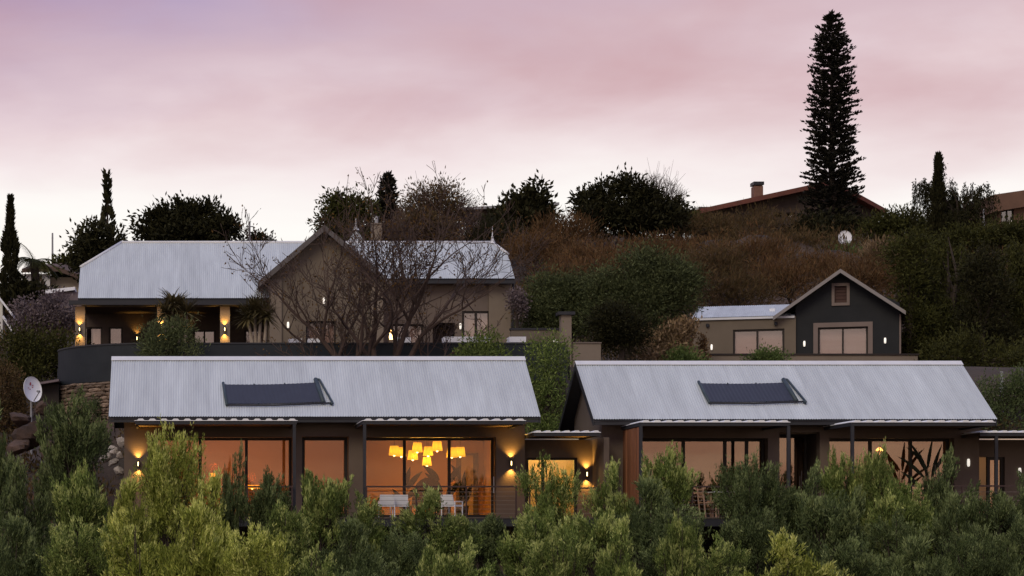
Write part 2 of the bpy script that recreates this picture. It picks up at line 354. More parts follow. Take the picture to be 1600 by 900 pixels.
l(tcn.outputs['Object'], nz.inputs['Vector']); rp = n('ShaderNodeValToRGB'); l(nz.outputs[0], rp.inputs[0]); e = rp.color_ramp
e.elements.new(.5)
for k, (p, c) in enumerate([(.32, (.030, .026, .017)), (.5, (.060, .040, .027)), (.68, (.10, .060, .038))]): e.elements[k].position = p; e.elements[k].color = (*c, 1)
l(rp.outputs[0], b.inputs['Base Color']); b.inputs['Roughness'].default_value = .95
nb = n('ShaderNodeTexNoise'); nb.inputs['Scale'].default_value = 6; nb.inputs['Detail'].default_value = 5; l(tcn.outputs['Object'], nb.inputs['Vector'])
bp = n('ShaderNodeBump'); bp.inputs['Strength'].default_value = .6; bp.inputs['Distance'].default_value = .1; l(nb.outputs[0], bp.inputs['Height']); l(bp.outputs[0], b.inputs['Normal'])
M['earth'] = m
gr = link('ground', fastmesh('ground', np.stack([GX, GY, GZ], -1).reshape(-1, 3), np.stack([ii, ii + 1, ii + nx_ + 1, ii + nx_], -1), M['earth'], True))
gr['kind'] = 'structure'

# ------------------------------------------------------------------ building helpers
def wall_open(name, m, parent, x0, x1, z0, z1, y0, y1, ops=()):
    """a wall in the x-z plane with rectangular openings (ox0, ox1, oz0, oz1)"""
    mb = MB(); xs = sorted({x0, x1, *[o[0] for o in ops], *[o[1] for o in ops]})
    xs = [x for x in xs if x0 <= x <= x1]
    for a, c in zip(xs, xs[1:]):
        cut = sorted((o[2], o[3]) for o in ops if o[0] <= a + 1e-6 and o[1] >= c - 1e-6); z = z0
        for p, q in cut:
            if p > z + 1e-6: mb.box(a, c, y0, y1, z, p)
            z = q
        if z < z1 - 1e-6: mb.box(a, c, y0, y1, z, z1)
    return mb.build(name, m, parent)
def window(name, parent, x0, x1, z0, z1, y, mull=(), fw=.07, dep=.1, glass='glass', fm='frame', bars=()):
    """frame with mullions at the x of mull and bars at the z of bars; every pane a sub-part"""
    mb = MB().box(x0, x0 + fw, y, y + dep, z0, z1).box(x1 - fw, x1, y, y + dep, z0, z1)
    mb.box(x0 + fw, x1 - fw, y, y + dep, z1 - fw, z1).box(x0 + fw, x1 - fw, y, y + dep, z0, z0 + fw)
    for q in mull: mb.box(q - fw * .55, q + fw * .55, y - .012, y + dep - .012, z0 + fw, z1 - fw)
    for q in bars: mb.box(x0 + fw, x1 - fw, y + .004, y + dep - .03, q - fw * .4, q + fw * .4)
    fr = mb.build(name, M[fm], parent)
    xs = [x0 + fw, *mull, x1 - fw]; zs = [z0 + fw, *bars, z1 - fw]
    for a, c in zip(xs, xs[1:]):
        for p, q in zip(zs, zs[1:]):
            MB().box(a + .02, c - .02, y + dep * .5 - .004, y + dep * .5 + .004, p + .005, q - .005).build('pane', M[glass], fr)
    return fr
def sheet_mesh(name, m, w, waves, la, lb=None, ba=0, bb=None, amp=.011, seg=6):
    """corrugated sheet in its own plane: x across, y up the slope from ba..bb (bottom) to la..lb (top)"""
    lb = la if lb is None else lb; bb = ba if bb is None else bb
    k = waves * seg + 1; v = []; f = []
    for i in range(k):
        t = i / (k - 1); z = amp * math.sin(2 * math.pi * waves * t)
        v += [(w * t, ba + (bb - ba) * t, z), (w * t, la + (lb - la) * t, z)]
    for i in range(k - 1): f.append((2*i, 2*i+2, 2*i+3, 2*i+1))
    me = bpy.data.meshes.new(name); me.from_pydata(v, [], f); me.update(); me.materials.append(m)
    for p in me.polygons: p.use_smooth = True
    return me
def sheeted_slope(roof, x0, x1, ye, ze, yr, zr, lift=.035, w=.762, top=None, bottom=None):
    """roof sheets laid side by side from the eave line (ye, ze) to the ridge line (yr, zr); top(x) and bottom(x) give slope lengths"""
    L = math.hypot(yr - ye, zr - ze); back = yr < ye
    pitch = math.atan2(zr - ze, abs(yr - ye)); o = org(roof); n = max(1, round((x1 - x0) / w)); w = (x1 - x0) / n
    shared = None
    for i in range(n):
        xa = x0 + i * w; xb = xa + w
        if back: xa, xb = xb, xa
        la, lb = (top(xa), top(xb)) if top else (L, L); ba, bb = (bottom(xa), bottom(xb)) if bottom else (0, 0)
        plain = abs(la - L) < 1e-6 and abs(lb - L) < 1e-6 and ba == 0 and bb == 0
        if plain and shared: me = shared
        else:
            me = sheet_mesh('roof_sheet', M['zinc'], w, 10, la, lb, ba, bb)
            if plain: shared = me
        nx = Vector((0, -math.sin(pitch) * (1 if not back else -1), math.cos(pitch))) * (lift + .003 * (i % 2))
        ob = link('roof_sheet', me, roof)
        ob.location = Vector((xa, ye, ze)) - o + nx
        ob.rotation_euler = (pitch, 0, math.pi if back else 0)
def sconce(x, y, z, label, lit=True, group=None, warm=True, up=85.0):
    """cylinder wall light throwing a cone up and a cone down"""
    t = thing('wall_light', label, 'wall light', (x, y, z), group)
    if lit:
        MB().lathe((x, y - .10, z), [(.030, -.11), (.042, -.11), (.042, .11), (.030, .11), (.030, -.11)], 12).build('lamp_body', M['char'], t, True)
        MB().lathe((x, y - .10, z), [(.0, -.085), (.026, -.085), (.026, -.06), (0, -.06)], 8).build('bulb', M['bulb'], t)
        MB().lathe((x, y - .10, z), [(.0, .06), (.026, .06), (.026, .085), (0, .085)], 8).build('bulb', M['bulb'], t)
        MB().box(x - .010, x + .010, y - .155, y - .141, z - .06, z + .06).build('light_slot', M['bulb'], t)
        for sg in (1, -1):
            d = bpy.data.lights.new('wall_light_beam', 'SPOT'); d.energy = up; d.color = (1, .52, .10); d.spot_size = R(104); d.spot_blend = .95; d.shadow_soft_size = .02
            ob = bpy.data.objects.new('beam', d); COL.objects.link(ob); ob.parent = t; ob.location = (0, -.075, .12 * sg); ob.rotation_euler = (R(180) if sg > 0 else 0, 0, 0)
    else:
        MB().lathe((x, y - .07, z), [(.0, -.12), (.035, -.11), (.045, -.04), (.045, .04), (.035, .11), (0, .12)], 12).build('lamp_glass', M['coolbulb'], t, True)
    MB().box(x - .03, x + .03, y - .058, y + .01, z - .04, z + .04).build('bracket', M['char'], t)
    return t
def point(parent, loc, e, col=(1, .55, .2), size=.08):
    d = bpy.data.lights.new('lamp_light', 'POINT'); d.energy = e; d.color = col; d.shadow_soft_size = size
    o = bpy.data.objects.new('lamp_light', d); COL.objects.link(o)
    if parent: o.parent = parent; o.location = Vector(loc) - org(parent)
    else: o.location = loc
    return o
# ------------------------------------------------------------------ the two front cottages
YE, YR, YB = 66.0, 69.0, 72.0          # front eave, ridge, back eave
YW, YG = 66.8, 67.25                   # front wall face, glass
FL = .42                               # deck and floor level
def cottage(name, label, x0, x1, ze, zr, wx0, wx1, ops, mid_wall=()):
    t = thing(name, label, 'cottage', ((x0 + x1) / 2, YW, FL))
    zt = ze + .12
    wall_open('front_wall', M['umber'], t, wx0, wx1, FL - .9, zt, YW, YW + .35, ops)
    pitch = math.atan2(zr - ze, YR - YE)
    def gable(x):
        yb = YB - .6
        zz = lambda y: ze - .10 + (zr - ze) * (1 - abs(y - YR) / (YR - YE))
        return MB().slab([(x, YW + .35, FL - .9), (x, yb, FL - .9), (x, yb, zz(yb)), (x, YR, zz(YR)), (x, YW + .35, zz(YW + .35))], (.3, 0, 0))
    gable(wx0).build('gable_wall', M['umber2'], t); gable(wx1 - .3).build('gable_wall', M['umber2'], t)
    box('back_wall', M['umber'], t, wx0 + .3, wx1 - .3, YB - .9, YB - .6, FL - .9, ze + .3)
    box('floor', M['floor_in'], t, wx0 + .3, wx1 - .3, YW + .35, YB - .9, FL - .3, FL)
    # roof: dark deck with soffit, then sheets, ridge cap and barge boards
    d = .07
    mb = MB().slab([(x0, YE, ze), (x1, YE, ze), (x1, YR, zr), (x0, YR, zr)], (0, 0, -d)).slab([(x0, YR, zr), (x1, YR, zr), (x1, YB, ze), (x0, YB, ze)], (0, 0, -d))
    roof = mb.build('roof', M['char'], t)
    sheeted_slope(roof, x0 - .02, x1 + .02, YE - .05, ze - .03, YR, zr)
    sheeted_slope(roof, x0 - .02, x1 + .02, YB + .05, ze - .03, YR, zr)
    sn, cs = math.sin(pitch), math.cos(pitch)
    for k, sg in ((0, -1), (1, 1)):
        MB().slab([(x0 - .03, YR, zr + .075), (x1 + .03, YR, zr + .075), (x1 + .03, YR + sg * .24 * cs, zr + .075 - .24 * sn), (x0 - .03, YR + sg * .24 * cs, zr + .075 - .24 * sn)], (0, 0, .012)).build('ridge_cap', M['zinc_cap'], roof)
    for xa in (x0, x1):
        for sg, ya in ((-1, YE), (1, YB)):
            s = -.03 if xa == x0 else .0
            MB().slab([(xa + s, ya, ze - .0), (xa + s, YR - sg * -.001, zr), (xa + s, YR - sg * -.001, zr - .20), (xa + s, ya, ze - .20)], (.03, 0, 0)).build('barge_board', M['char'], roof)
    box('gutter', M['char'], roof, x0 + .02, x1 - .02, YE + .02, YE + .10, ze - .17, ze - .08)
    for k in range(2):      # purlins showing under the gable overhang
        yy = YE + .9 + k * 1.3
    return t
zeL, zrL = Z(651, YE), Z(561, YR); zeR, zrR = Z(655, YE), Z(568, YR)
xg = lambda p: X(p, YG); xw = lambda p: X(p, YW)
GT = Z(684, YG)                        # top of the glazing
opsL = [(xw(238), xw(457), FL, GT), (xw(472), xw(545), FL, GT + .02), (xw(567), xw(775), FL, GT)]
cL = cottage('cottage', 'long dark cottage with pale corrugated roof and glowing dining room', X(171, YE), X(843, YE), zeL, zrL, xw(194), xw(820), opsL)
opsR = [(xw(998), xw(1200), FL, GT - .03), (xw(1218), xw(1281), FL, GT + .15), (xw(1296), xw(1491), FL, GT - .03)]
cR = cottage('cottage', 'long dark cottage with pale corrugated roof and red timber side screen', X(928, YE), X(1556, YE), zeR, zrR, xw(940), xw(1530), opsR)
# glazing
window('sliding_door', cL, opsL[0][0], opsL[0][1], FL, GT, YG, [xg(313), xg(385)], .08, glass='glass_l')
window('window', cL, opsL[1][0], opsL[1][1], FL, GT + .02, YG, [], .10, glass='glass_l')
wd = window('sliding_door', cL, opsL[2][0], opsL[2][1], FL, GT, YG, [xg(632), xg(702)], .08, glass='glass_warm')
MB().tube([(xg(771), YG - .09, FL + .75), (xg(771), YG - .09, FL + 1.25)], .018, 6).build('door_handle', M['dish'], wd)
window('sliding_door', cR, opsR[0][0], opsR[0][1], FL, GT - .03, YG, [xg(1068), xg(1133), xg(1167)], .08)
window('glass_door', cR, opsR[1][0], opsR[1][1], FL, GT + .15, YG + .9, [xg(1246)], .09)
wd = window('sliding_door', cR, opsR[2][0], opsR[2][1], FL, GT - .03, YG, [xg(1360), xg(1423)], .08)
MB().tube([(xg(1488), YG - .09, FL + .75), (xg(1488), YG - .09, FL + 1.25)], .018, 6).build('door_handle', M['dish'], wd)
# rooms behind the glass: walls and ceilings
def room(t, x0, x1, yb, zt, wallmat='plaster_in'):
    box('interior_wall', M[wallmat], t, x0, x1, yb, yb + .1, FL, zt)
    box('interior_wall', M[wallmat], t, x0 - .1, x0, YW + .36, yb + .1, FL, zt)
    box('interior_wall', M[wallmat], t, x1, x1 + .1, YW + .36, yb + .1, FL, zt)
    box('ceiling', M['ceiling_in'], t, x0, x1, YW + .36, yb, zt - .05, zt)
room(cL, opsL[0][0] - .2, opsL[1][1] + .1, 70.6, 2.98)
room(cL, opsL[2][0] - .15, opsL[2][1] + .15, 70.6, 2.98, 'dining_in')
room(cR, opsR[0][0] - .2, opsR[0][1] + .1, 70.4, 2.95, 'taupe2')
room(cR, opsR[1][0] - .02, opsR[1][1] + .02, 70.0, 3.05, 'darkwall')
room(cR, opsR[2][0] - .1, opsR[2][1] + .2, 70.4, 2.95, 'taupe2')
MB().box(xg(734) , xg(742), 70.54, 70.59, FL, 2.52).box(xg(762), xg(770), 70.54, 70.59, FL, 2.52).box(xg(742), xg(762), 70.54, 70.59, 2.44, 2.52).build('interior_door_frame', M['trim'], cL)
MB().box(xg(742), xg(762), 70.55, 70.585, FL, 2.44).build('interior_door', M['plaster_in'], cL)

# awnings: ribbed sheet, timber soffit below, front beam, posts
def awning(label, x0, x1, y0, y1, z, posts=(), rib=.34, name='awning'):
    t = thing(name, label, 'awning', ((x0 + x1) / 2, y0, z))
    n = max(2, round((x1 - x0) / rib)); w = (x1 - x0) / n; top = []
    for i in range(n):
        a = x0 + i * w
        top += [(a, .018), (a + w * .22, .018), (a + w * .36, .066), (a + w * .72, .066), (a + w * .86, .018)]
    top.append((x1, .018))
    mb = MB(); b = 0; k = len(top)
    for (xx, zz) in top: mb.v += [(xx, y0, z), (xx, y0, z + zz), (xx, y1, z + zz), (xx, y1, z)]
    for i in range(k - 1):
        p, q = 4 * i, 4 * i + 4
        mb.f += [(p, q, q+1, p+1), (p+1, q+1, q+2, p+2), (p+2, q+2, q+3, p+3), (p+3, q+3, q, p)]
    mb.f += [(0, 1, 2, 3), (4*k-4, 4*k-1, 4*k-2, 4*k-3)]
    mb.build('ribbed_sheet', M['zinc_edge'], t)
    MB().box(x0 + .02, x1 - .02, y0 + .03, y0 + .09, z - .10, z - .003).build('front_beam', M['char'], t)
    for xa in (x0 + .02, x1 - .08): MB().box(xa, xa + .06, y0 + .09, y1, z - .10, z - .003).build('side_beam', M['char'], t)
    nb = max(3, round((x1 - x0 - .16) / .28)); bw = (x1 - x0 - .16) / nb
    me = MB().box(0, bw - .012, 0, y1 - y0 - .1, 0, .02).mesh('soffit_board', M['soffit'])
    for i in range(nb): link('soffit_board', me, t, Vector((x0 + .08 + i * bw, y0 + .095, z - .045)) - org(t))
    for px in posts: MB().box(px - .045, px + .045, y0 + .035, y0 + .125, FL, z - .10).build('post', M['char'], t)
    return t
YF = 64.0
zaL = Z(657.5, YF); zaR = Z(660, YF)
awning('ribbed metal awning over the leftmost glass doors of the left cottage', X(210, YF), X(465, YF), YF, YW, zaL, [X(460, YF)])
awning('ribbed metal awning over the lit dining room doors', X(566, YF), X(822, YF), YF, YW, zaL, [X(570, YF)])
awning('ribbed metal awning above the timber screen of the right cottage', X(1000, YF), X(1235, YF), YF, YW, zaR, [X(1237 - 4, YF), X(1002, YF)])
awning('ribbed metal awning at the far right end of the right cottage', X(1330, YF), X(1556, YF), YF, YW, zaR, [X(1333, YF)])
# red timber screen beside the doors of the right cottage
ts = thing('timber_screen', 'red timber slat screen standing at the side of the right veranda', 'screen', (X(998, 64.2), 65.4, FL))
xs_ = 13.47; zs0, zs1 = FL, zaR - .12
me = MB().box(0, .035, 0, .27, 0, zs1 - zs0).mesh('slat', M['timber'])
for i in range(8): link('slat', me, ts, Vector((xs_ + (.008 if i % 2 else 0), 64.28 + i * .305, zs0)) - org(ts))
MB().box(xs_ + .045, xs_ + .10, 64.2, 66.75, zs1 - .3, zs1 - .2).build('rail', M['char'], ts)
MB().box(xs_ + .045, xs_ + .10, 64.2, 66.75, zs0 + .2, zs0 + .3).build('rail', M['char'], ts)

# link passage between the cottages, and the annex at the right edge
def annex(name, label, x0, x1, yw, z, ops, m='umber'):
    t = thing(name, label, 'passage', ((x0 + x1) / 2, yw, FL))
    wall_open('front_wall', M[m], t, x0, x1, FL - .9, z - .12, yw, yw + .3, ops)
    return t
zk = Z(676, 65.2)
lx0, lx1 = xw(820) + .004, xw(940) - .004
lk = annex('link_passage', 'low lit entrance passage joining the two cottages', lx0, lx1, 67.4, zk, [(X(823, 67.4), X(902, 67.4), FL, Z(715, 67.4))])
window('glass_door', lk, X(823, 67.4), X(902, 67.4), FL, Z(715, 67.4), 67.5, [X(849, 67.4)], .07, glass='glass_warm')
MB().box(lx1 - .16, lx1, 65.6, 67.396, FL - .9, zk - .12).build('side_pier', M['umber'], lk)
box('interior_wall', M['creamwall'], lk, lx0, lx1, 70.2, 70.3, FL, 3.0)
box('floor', M['floor_in'], lk, lx0 + .02, lx1 - .02, 67.7, 70.2, FL - .2, FL)
box('ceiling', M['creamwall'], lk, lx0, lx1, 67.7, 70.2, 2.72, 2.8)
for q in (838, 858, 884):
    MB().lathe((X(q, 68.0), 68.1, 2.69), [(0, 0), (.06, 0), (.06, .03), (0, .03)], 10).build('downlight', M['bulb'], lk)
point(lk, (X(860, 68), 68.8, 2.4), 110, (1, .66, .16))
awning('low ribbed metal roof over the lit link entrance between the cottages', lx0, X(939, 65.2), 65.2, 68.4, zk, [], .3, 'link_awning')
ax1 = 28.5
zk2 = Z(676, 65.2)
an = annex('annex', 'low dark annex at the right edge beyond the right cottage', xw(1530) + .004, ax1, 67.4, zk2, [(X(1529, 67.4), X(1570, 67.4), FL, Z(714, 67.4))])
window('glass_door', an, X(1529, 67.4) + .3, X(1570, 67.4), FL, Z(714, 67.4), 67.5, [], .09)
box('interior_wall', M['plaster_in'], an, xw(1530), ax1, 70.2, 70.3, FL, 3.0); box('ceiling', M['creamwall'], an, xw(1530) + .02, ax1, 67.7, 70.2, 2.72, 2.8)
awning('low ribbed metal roof on posts over the annex door', X(1531, 65.2), ax1, 65.2, 68.4, zk2, [X(1558, 65.2)], .3, 'annex_awning')
point(an, (X(1545, 68.6), 68.9, 2.3), 10, (1, .6, .3))

# wall lights
sconce(xw(216), YW, Z(725, YW), 'lit wall light at the left end of the left cottage')
sconce(xw(798), YW, Z(724, YW), 'lit wall light right of the glowing dining room doors')
sconce(X(916, 67.4), 67.4, Z(741, 67.4), 'lit wall light beside the link entrance door')
sconce(xw(1512), YW, Z(723, YW), 'small white wall light at the right end of the right cottage', False)
sconce(X(1592, 67.4), 67.4, Z(737, 67.4), 'small white wall light on the annex wall', False)

# deck
def deck(label, x0, x1, y0=63.7, y1=66.79):
    t = thing('deck', label, 'deck', ((x0 + x1) / 2, y0, FL - .3))
    n = round((x1 - x0) / .42); w = (x1 - x0) / n
    me = MB().box(0, w - .01, 0, y1 - y0, 0, .035).mesh('deck_board', M['deckwood'])
    for i in range(n): link('deck_board', me, t, Vector((x0 + i * w, y0, FL - .05)) - org(t))
    box('edge_beam', M['char'], t, x0, x1, y0 + .02, y0 + .10, FL - .28, FL - .052)
    k = max(2, round((x1 - x0) / 2.6))
    for i in range(k + 1):
        xx = x0 + .1 + (x1 - x0 - .2) * i / k; MB().box(xx - .07, xx + .07, y0 + .15, y0 + .29, Hs(xx, y0) - .2, FL - .052).build('post', M['char'], t)
    return t
deck('dark timber deck in front of the left cottage', xw(200), X(822, 63.7))
deck('dark timber deck in front of the link entrance', X(824, 63.7), X(936, 63.7), 63.9, 67.39)
deck('dark timber deck in front of the right cottage', X(938, 63.7), X(1600, 63.7) + .5)
def railing(label, x0, x1, y, ztop=.90, nposts=4, cat='railing'):
    t = thing('deck_railing', label, cat, ((x0 + x1) / 2, y, FL), 'steel railings along the decks')
    box('top_rail', M['rail'], t, x0, x1, y - .03, y + .03, FL + ztop - .045, FL + ztop)
    for i in range(nposts):
        xx = x0 + .03 + (x1 - x0 - .06) * i / (nposts - 1); box('post', M['rail'], t, xx - .022, xx + .022, y - .02, y + .02, FL - .014, FL + ztop - .046)
    for k in range(6): MB().tube([(x0, y, FL + .10 + k * .125), (x1, y, FL + .10 + k * .125)], .006, 4).build('wire', M['wire'], t)
    return t
railing('thin railing across the front of the leftmost glass doors', X(245, 63.9), X(458, 63.9), 63.9)
railing('thin railing with wires before the lit dining room', X(571, 63.9), X(808, 63.9), 63.9)
railing('thin railing before the link entrance', X(826, 64.1), X(938, 64.1), 64.1, .86, 3)
railing('thin railing before the doors beside the timber screen', X(1004, 63.9), X(1236, 63.9), 63.9)
railing('thin railing at the right end of the decks by the annex', X(1335, 63.9), X(1600, 63.9) + .3, 63.9, .92, 6)

# dining room: pendant lamps, plants, wicker chair
for i, (px, py, yy, s) in enumerate([(616, 704, 68.7, 1), (627, 706, 69.3, .95), (652, 699, 68.8, 1), (645, 711, 69.2, 1), (669, 705, 69.0, .95), (683, 697, 68.7, 1), (667, 721, 68.9, .9), (706, 707, 68.8, 1.05), (719, 706, 69.3, 1)]):
    c = P(px, py, yy)
    lab = ['leftmost yellow pendant lamp in the dining room', 'yellow pendant lamp just right of the leftmost one', 'high yellow pendant lamp left of the middle of the cluster',
           'yellow pendant lamp hanging low left of the cluster middle', 'yellow pendant lamp in the middle of the cluster', 'highest yellow pendant lamp, right of the cluster middle',
           'lowest yellow pendant lamp of the dining cluster', 'large yellow pendant lamp right of the door mullion', 'rightmost yellow pendant lamp in the dining room'][i]
    t = thing('pendant_lamp', lab, 'pendant lamp', c, 'pendant lamps in the dining room')
    r = .17 * s; h = .15 * s
    MB().lathe(c, [(r * 1.0, -h), (r * .78, h), (r * .74, h), (r * .96, -h), (r * 1.0, -h)], 14).build('lamp_shade', M['lampshade'], t, True)
    MB().lathe(c, [(0, -.19), (.03, -.17), (.035, -.13), (.02, -.09), (0, -.085)], 8).build('bulb', M['bulb'], t, True)
    MB().tube([(c.x, c.y, c.z + h * .9), (c.x, c.y, 2.93)], .006, 4).build('cord', M['char'], t)
    point(t, (c.x, c.y, c.z - .02), 22, (1, .58, .12), .06)
def blade(mb, base, d, L, w, bend=.4, n=5, face=None):
    """a long leaf: a strip that widens and then narrows, bending over"""
    d = Vector(d).normalized(); side = d.cross(Vector(face or (0, 0, 1)))
    if side.length < .05: side = Vector((1, 0, 0))
    side.normalize(); p = Vector(base); b0 = len(mb.v); out = Vector((d.x, d.y, 0))
    for i in range(n + 1):
        t = i / n; ww = w * math.sin(math.pi * (.08 + .9 * t) ** .8) + .003
        mb.v += [tuple(p - side * ww * .5), tuple(p + side * ww * .5)]
        dd = (d + out * bend * t * 1.2 - Vector((0, 0, bend * t * t * 1.6))).normalized(); p = p + dd * (L / n)
    for i in range(n): mb.f.append((b0 + 2*i, b0 + 2*i + 1, b0 + 2*i + 3, b0 + 2*i + 2))
def strelitzia(label, x, y, z0, leaves, mat_='darkleaf', pot=True, seed=1):
    t = thing('potted_plant', label, 'plant', (x, y, z0)); rr = random.Random(seed)
    if pot: MB().lathe((x, y, z0), [(.0, 0), (.16, 0), (.22, .38), (.19, .38), (.17, .33), (0, .33)], 14).build('pot', M['pot'], t, True)
    for (dx, h, L, w, lean) in leaves:
        mb = MB(); top = Vector((x + dx * .6, y + rr.uniform(-.15, .15), z0 + h))
        mb.tube([(x, y, z0 + .33), (x + dx * .25, y, z0 + .33 + (h - .33) * .5), top], [.016, .013, .008], 5)
        blade(mb, top, (lean, rr.uniform(-.2, .2), 1), L, w, .25, 5, (rr.uniform(-.5, .5), -1, .2)); mb.build('leaf', M[mat_], t)
    return t
strelitzia('tall dark leafy plant by the left mullion of the dining room', X(634, 68.2), 68.2, FL, [(.1, .9, .75, .2, .7), (.05, .6, .6, .18, .9), (-.2, .5, .5, .16, -.6), (.0, 1.0, .6, .18, .2)], seed=2)
strelitzia('tall dark leafy plant by the right mullion of the dining room', X(694, 68.3), 68.3, FL, [(-.3, 1.15, .7, .2, -.8), (-.1, .8, .8, .2, -.7), (.25, 1.1, .65, .2, .55), (.15, .6, .7, .2, .6), (-.45, .75, .6, .17, -.5)], seed=3)
strelitzia('slim dark plant at the right side of the dining room', X(722, 68.4), 68.4, FL, [(-.08, 1.2, .55, .15, -.5), (.05, .7, .8, .2, .1), (.02, .4, .7, .22, -.1), (.2, .5, .6, .2, .3)], seed=5)
wc = thing('wicker_chair', 'dark round-backed wicker chair inside the dining room', 'chair', (X(668, 68.7), 68.7, FL))
cx, cy = X(668, 68.7), 68.7
mb = MB(); n_ = 18
for j in range(7):
    hh = j / 6
    for k in range(n_ + 1):
        a = math.pi * k / n_; rr_ = .50 - .10 * hh * hh; topz = .35 + hh * (.55 + .35 * math.sin(a))
        mb.v.append((cx - math.cos(a) * rr_, cy - .35 * math.sin(a) * 1.0, FL + topz))
for j in range(6):
    for k in range(n_): a = j * (n_ + 1) + k; mb.f.append((a, a + 1, a + n_ + 2, a + n_ + 1))
mb.build('backrest', M['wicker'], wc, True)
MB().lathe((cx, cy + .05, FL), [(0, .30), (.44, .30), (.46, .38), (.40, .42), (0, .42)], 18).build('seat', M['wicker'], wc, True)
for a, c in ((-.3, -.2), (.3, -.2), (-.3, .3), (.3, .3)): MB().tube([(cx + a, cy + c, FL), (cx + a * .9, cy + c * .9, FL + .31)], .022, 6).build('leg', M['wicker'], wc)
# left room: two small lamps
def table_lamp(label, px, py, y, s=1.0, flat=False):
    c = P(px, py, y); t = thing('table_lamp', label, 'lamp', (c.x, c.y, FL))
    MB().lathe((c.x, c.y, FL), [(0, 0), (.28, 0), (.28, .03), (.03, .05), (.03, c.z - FL - .62 - .02), (.30, c.z - FL - .60), (.30, c.z - FL - .56), (0, c.z - FL - .56)], 14).build('side_table', M['wicker'], t)
    MB().lathe((c.x, c.y, c.z - .56), [(0, 0), (.09, 0), (.08, .08), (.02, .14), (.015, .46), (0, .46)], 10).build('lamp_base', M['pot'], t, True)
    if flat: MB().lathe(c, [(.30, -.05), (.22, .06), (.20, .06), (.28, -.05), (.30, -.05)], 14).build('lamp_shade', M['lampshade'], t, True)
    else: MB().lathe(c, [(.15 * s, -.13), (.10 * s, .12), (.09 * s, .12), (.14 * s, -.13), (.15 * s, -.13)], 14).build('lamp_shade', M['lampshade'], t, True)
    MB().lathe(c, [(0, -.08), (.05, -.04), (.05, .02), (0, .07)], 8).build('bulb', M['bulb'], t, True)
    point(t, (c.x, c.y, c.z + .3), 16, (1, .40, .16), .15)
table_lamp('glowing table lamp inside the leftmost glass doors', 334, 745, 68.6)
table_lamp('low wide glowing lamp near the right of the leftmost room', 394, 761, 68.4, 1, True)
# right cottage: one pendant; added potted palm stands for a reflection in the glass
c = P(1374, 702, 69.0)
t = thing('pendant_lamp', 'single small glowing pendant lamp behind the right cottage doors', 'pendant lamp', c)
MB().lathe(c, [(.12, -.05), (.10, .0), (.03, .06), (0, .07)], 12).build('lamp_shade', M['warmbulb'], t, True)
MB().tube([(c.x, c.y, c.z + .06), (c.x, c.y, 2.9)], .006, 4).build('cord', M['char'], t); point(t, (c.x, c.y, c.z - .15), 6, (1, .6, .3), .1)
strelitzia('large dark potted palm added before the right end doors to stand for a palm reflection', X(1452, 66.0), 66.0, FL - .013,
           [(dx, h, L, .11, le) for dx, h, L, le in [(-.3, 1.2, 1.0, -.9), (-.2, 1.45, 1.0, -.5), (0, 1.5, .9, .1), (.25, 1.4, 1.0, .6), (.4, 1.1, .9, 1.0), (-.5, .9, .8, -1.0), (.1, 1.2, 1.1, .3), (-.1, 1.1, 1.0, -.3), (.3, .8, .8, .8), (-.1, 1.5, .9, -.8)]], seed=8)
# deck furniture
def white_chair(label, x, y, rz, group='white deck chairs'):
    t = thing('deck_chair', label, 'chair', (0, 0, 0), group)
    MB().slab([(-.27, .22, .42), (.27, .22, .42), (.25, .34, .80), (-.25, .34, .80)], (0, .04, 0)).build('backrest', M['white'], t)
    box('seat', M['white'], t, -.28, .28, -.28, .24, .38, .44)
    for a in (-.3, .27):
        box('armrest', M['white'], t, a, a + .03, -.28, .26, .54, .57)
        for c_ in (-.27, .22): box('leg', M['white'], t, a, a + .03, c_, c_ + .03, 0, .54)
    t.location = (x, y, FL - .013); t.rotation_euler = (0, 0, rz); t.scale = (.82, .82, .84); return t
white_chair('white deck chair nearest the left mullion before the dining room', X(604, 65.0), 65.0, R(176))
white_chair('white deck chair just right of the first before the dining room', X(624, 65.2), 65.2, R(184))
white_chair('white deck chair turned sideways before the right dining mullion', X(706, 65.0), 65.0, R(140))
def wood_chair(x, y, rz):
    t = thing('wooden_chair', 'pale wooden chair on the deck beside the small table', 'chair', (0, 0, 0))
    box('seat', M['chairwood'], t, -.22, .22, -.22, .22, .42, .45)
    for a in (-.22, .18):
        box('leg', M['chairwood'], t, a, a + .04, -.22, -.18, 0, .42)
        MB().slab([(a, .18, 0), (a + .04, .18, 0), (a + .04, .27, .86), (a, .27, .86)], (0, .035, 0)).build('leg', M['chairwood'], t)
    for z_ in (.58, .70, .80): MB().box(-.18, .18, .245, .265, z_, z_ + .05).build('back_slat', M['chairwood'], t)
    for z_ in (.16,): MB().box(-.18, .18, -.21, -.19, z_, z_ + .03).build('stretcher', M['chairwood'], t)
    t.location = (x, y, FL - .013); t.rotation_euler = (0, 0, rz)
wood_chair(X(1108, 64.9), 64.9, R(100))
tx = X(1131, 64.9)
t = thing('deck_table', 'small pale-topped table on the deck of the right cottage', 'table', (tx, 64.9, FL - .013))
MB().box(tx - .38, tx + .30, 64.5, 65.3, FL + .72, FL + .75).build('tabletop', M['dish'], t)
for a in (-.33, .22):
    for c_ in (64.56, 65.2): MB().box(tx + a, tx + a + .045, c_, c_ + .045, FL - .013, FL + .72).build('leg', M['chairwood'], t)

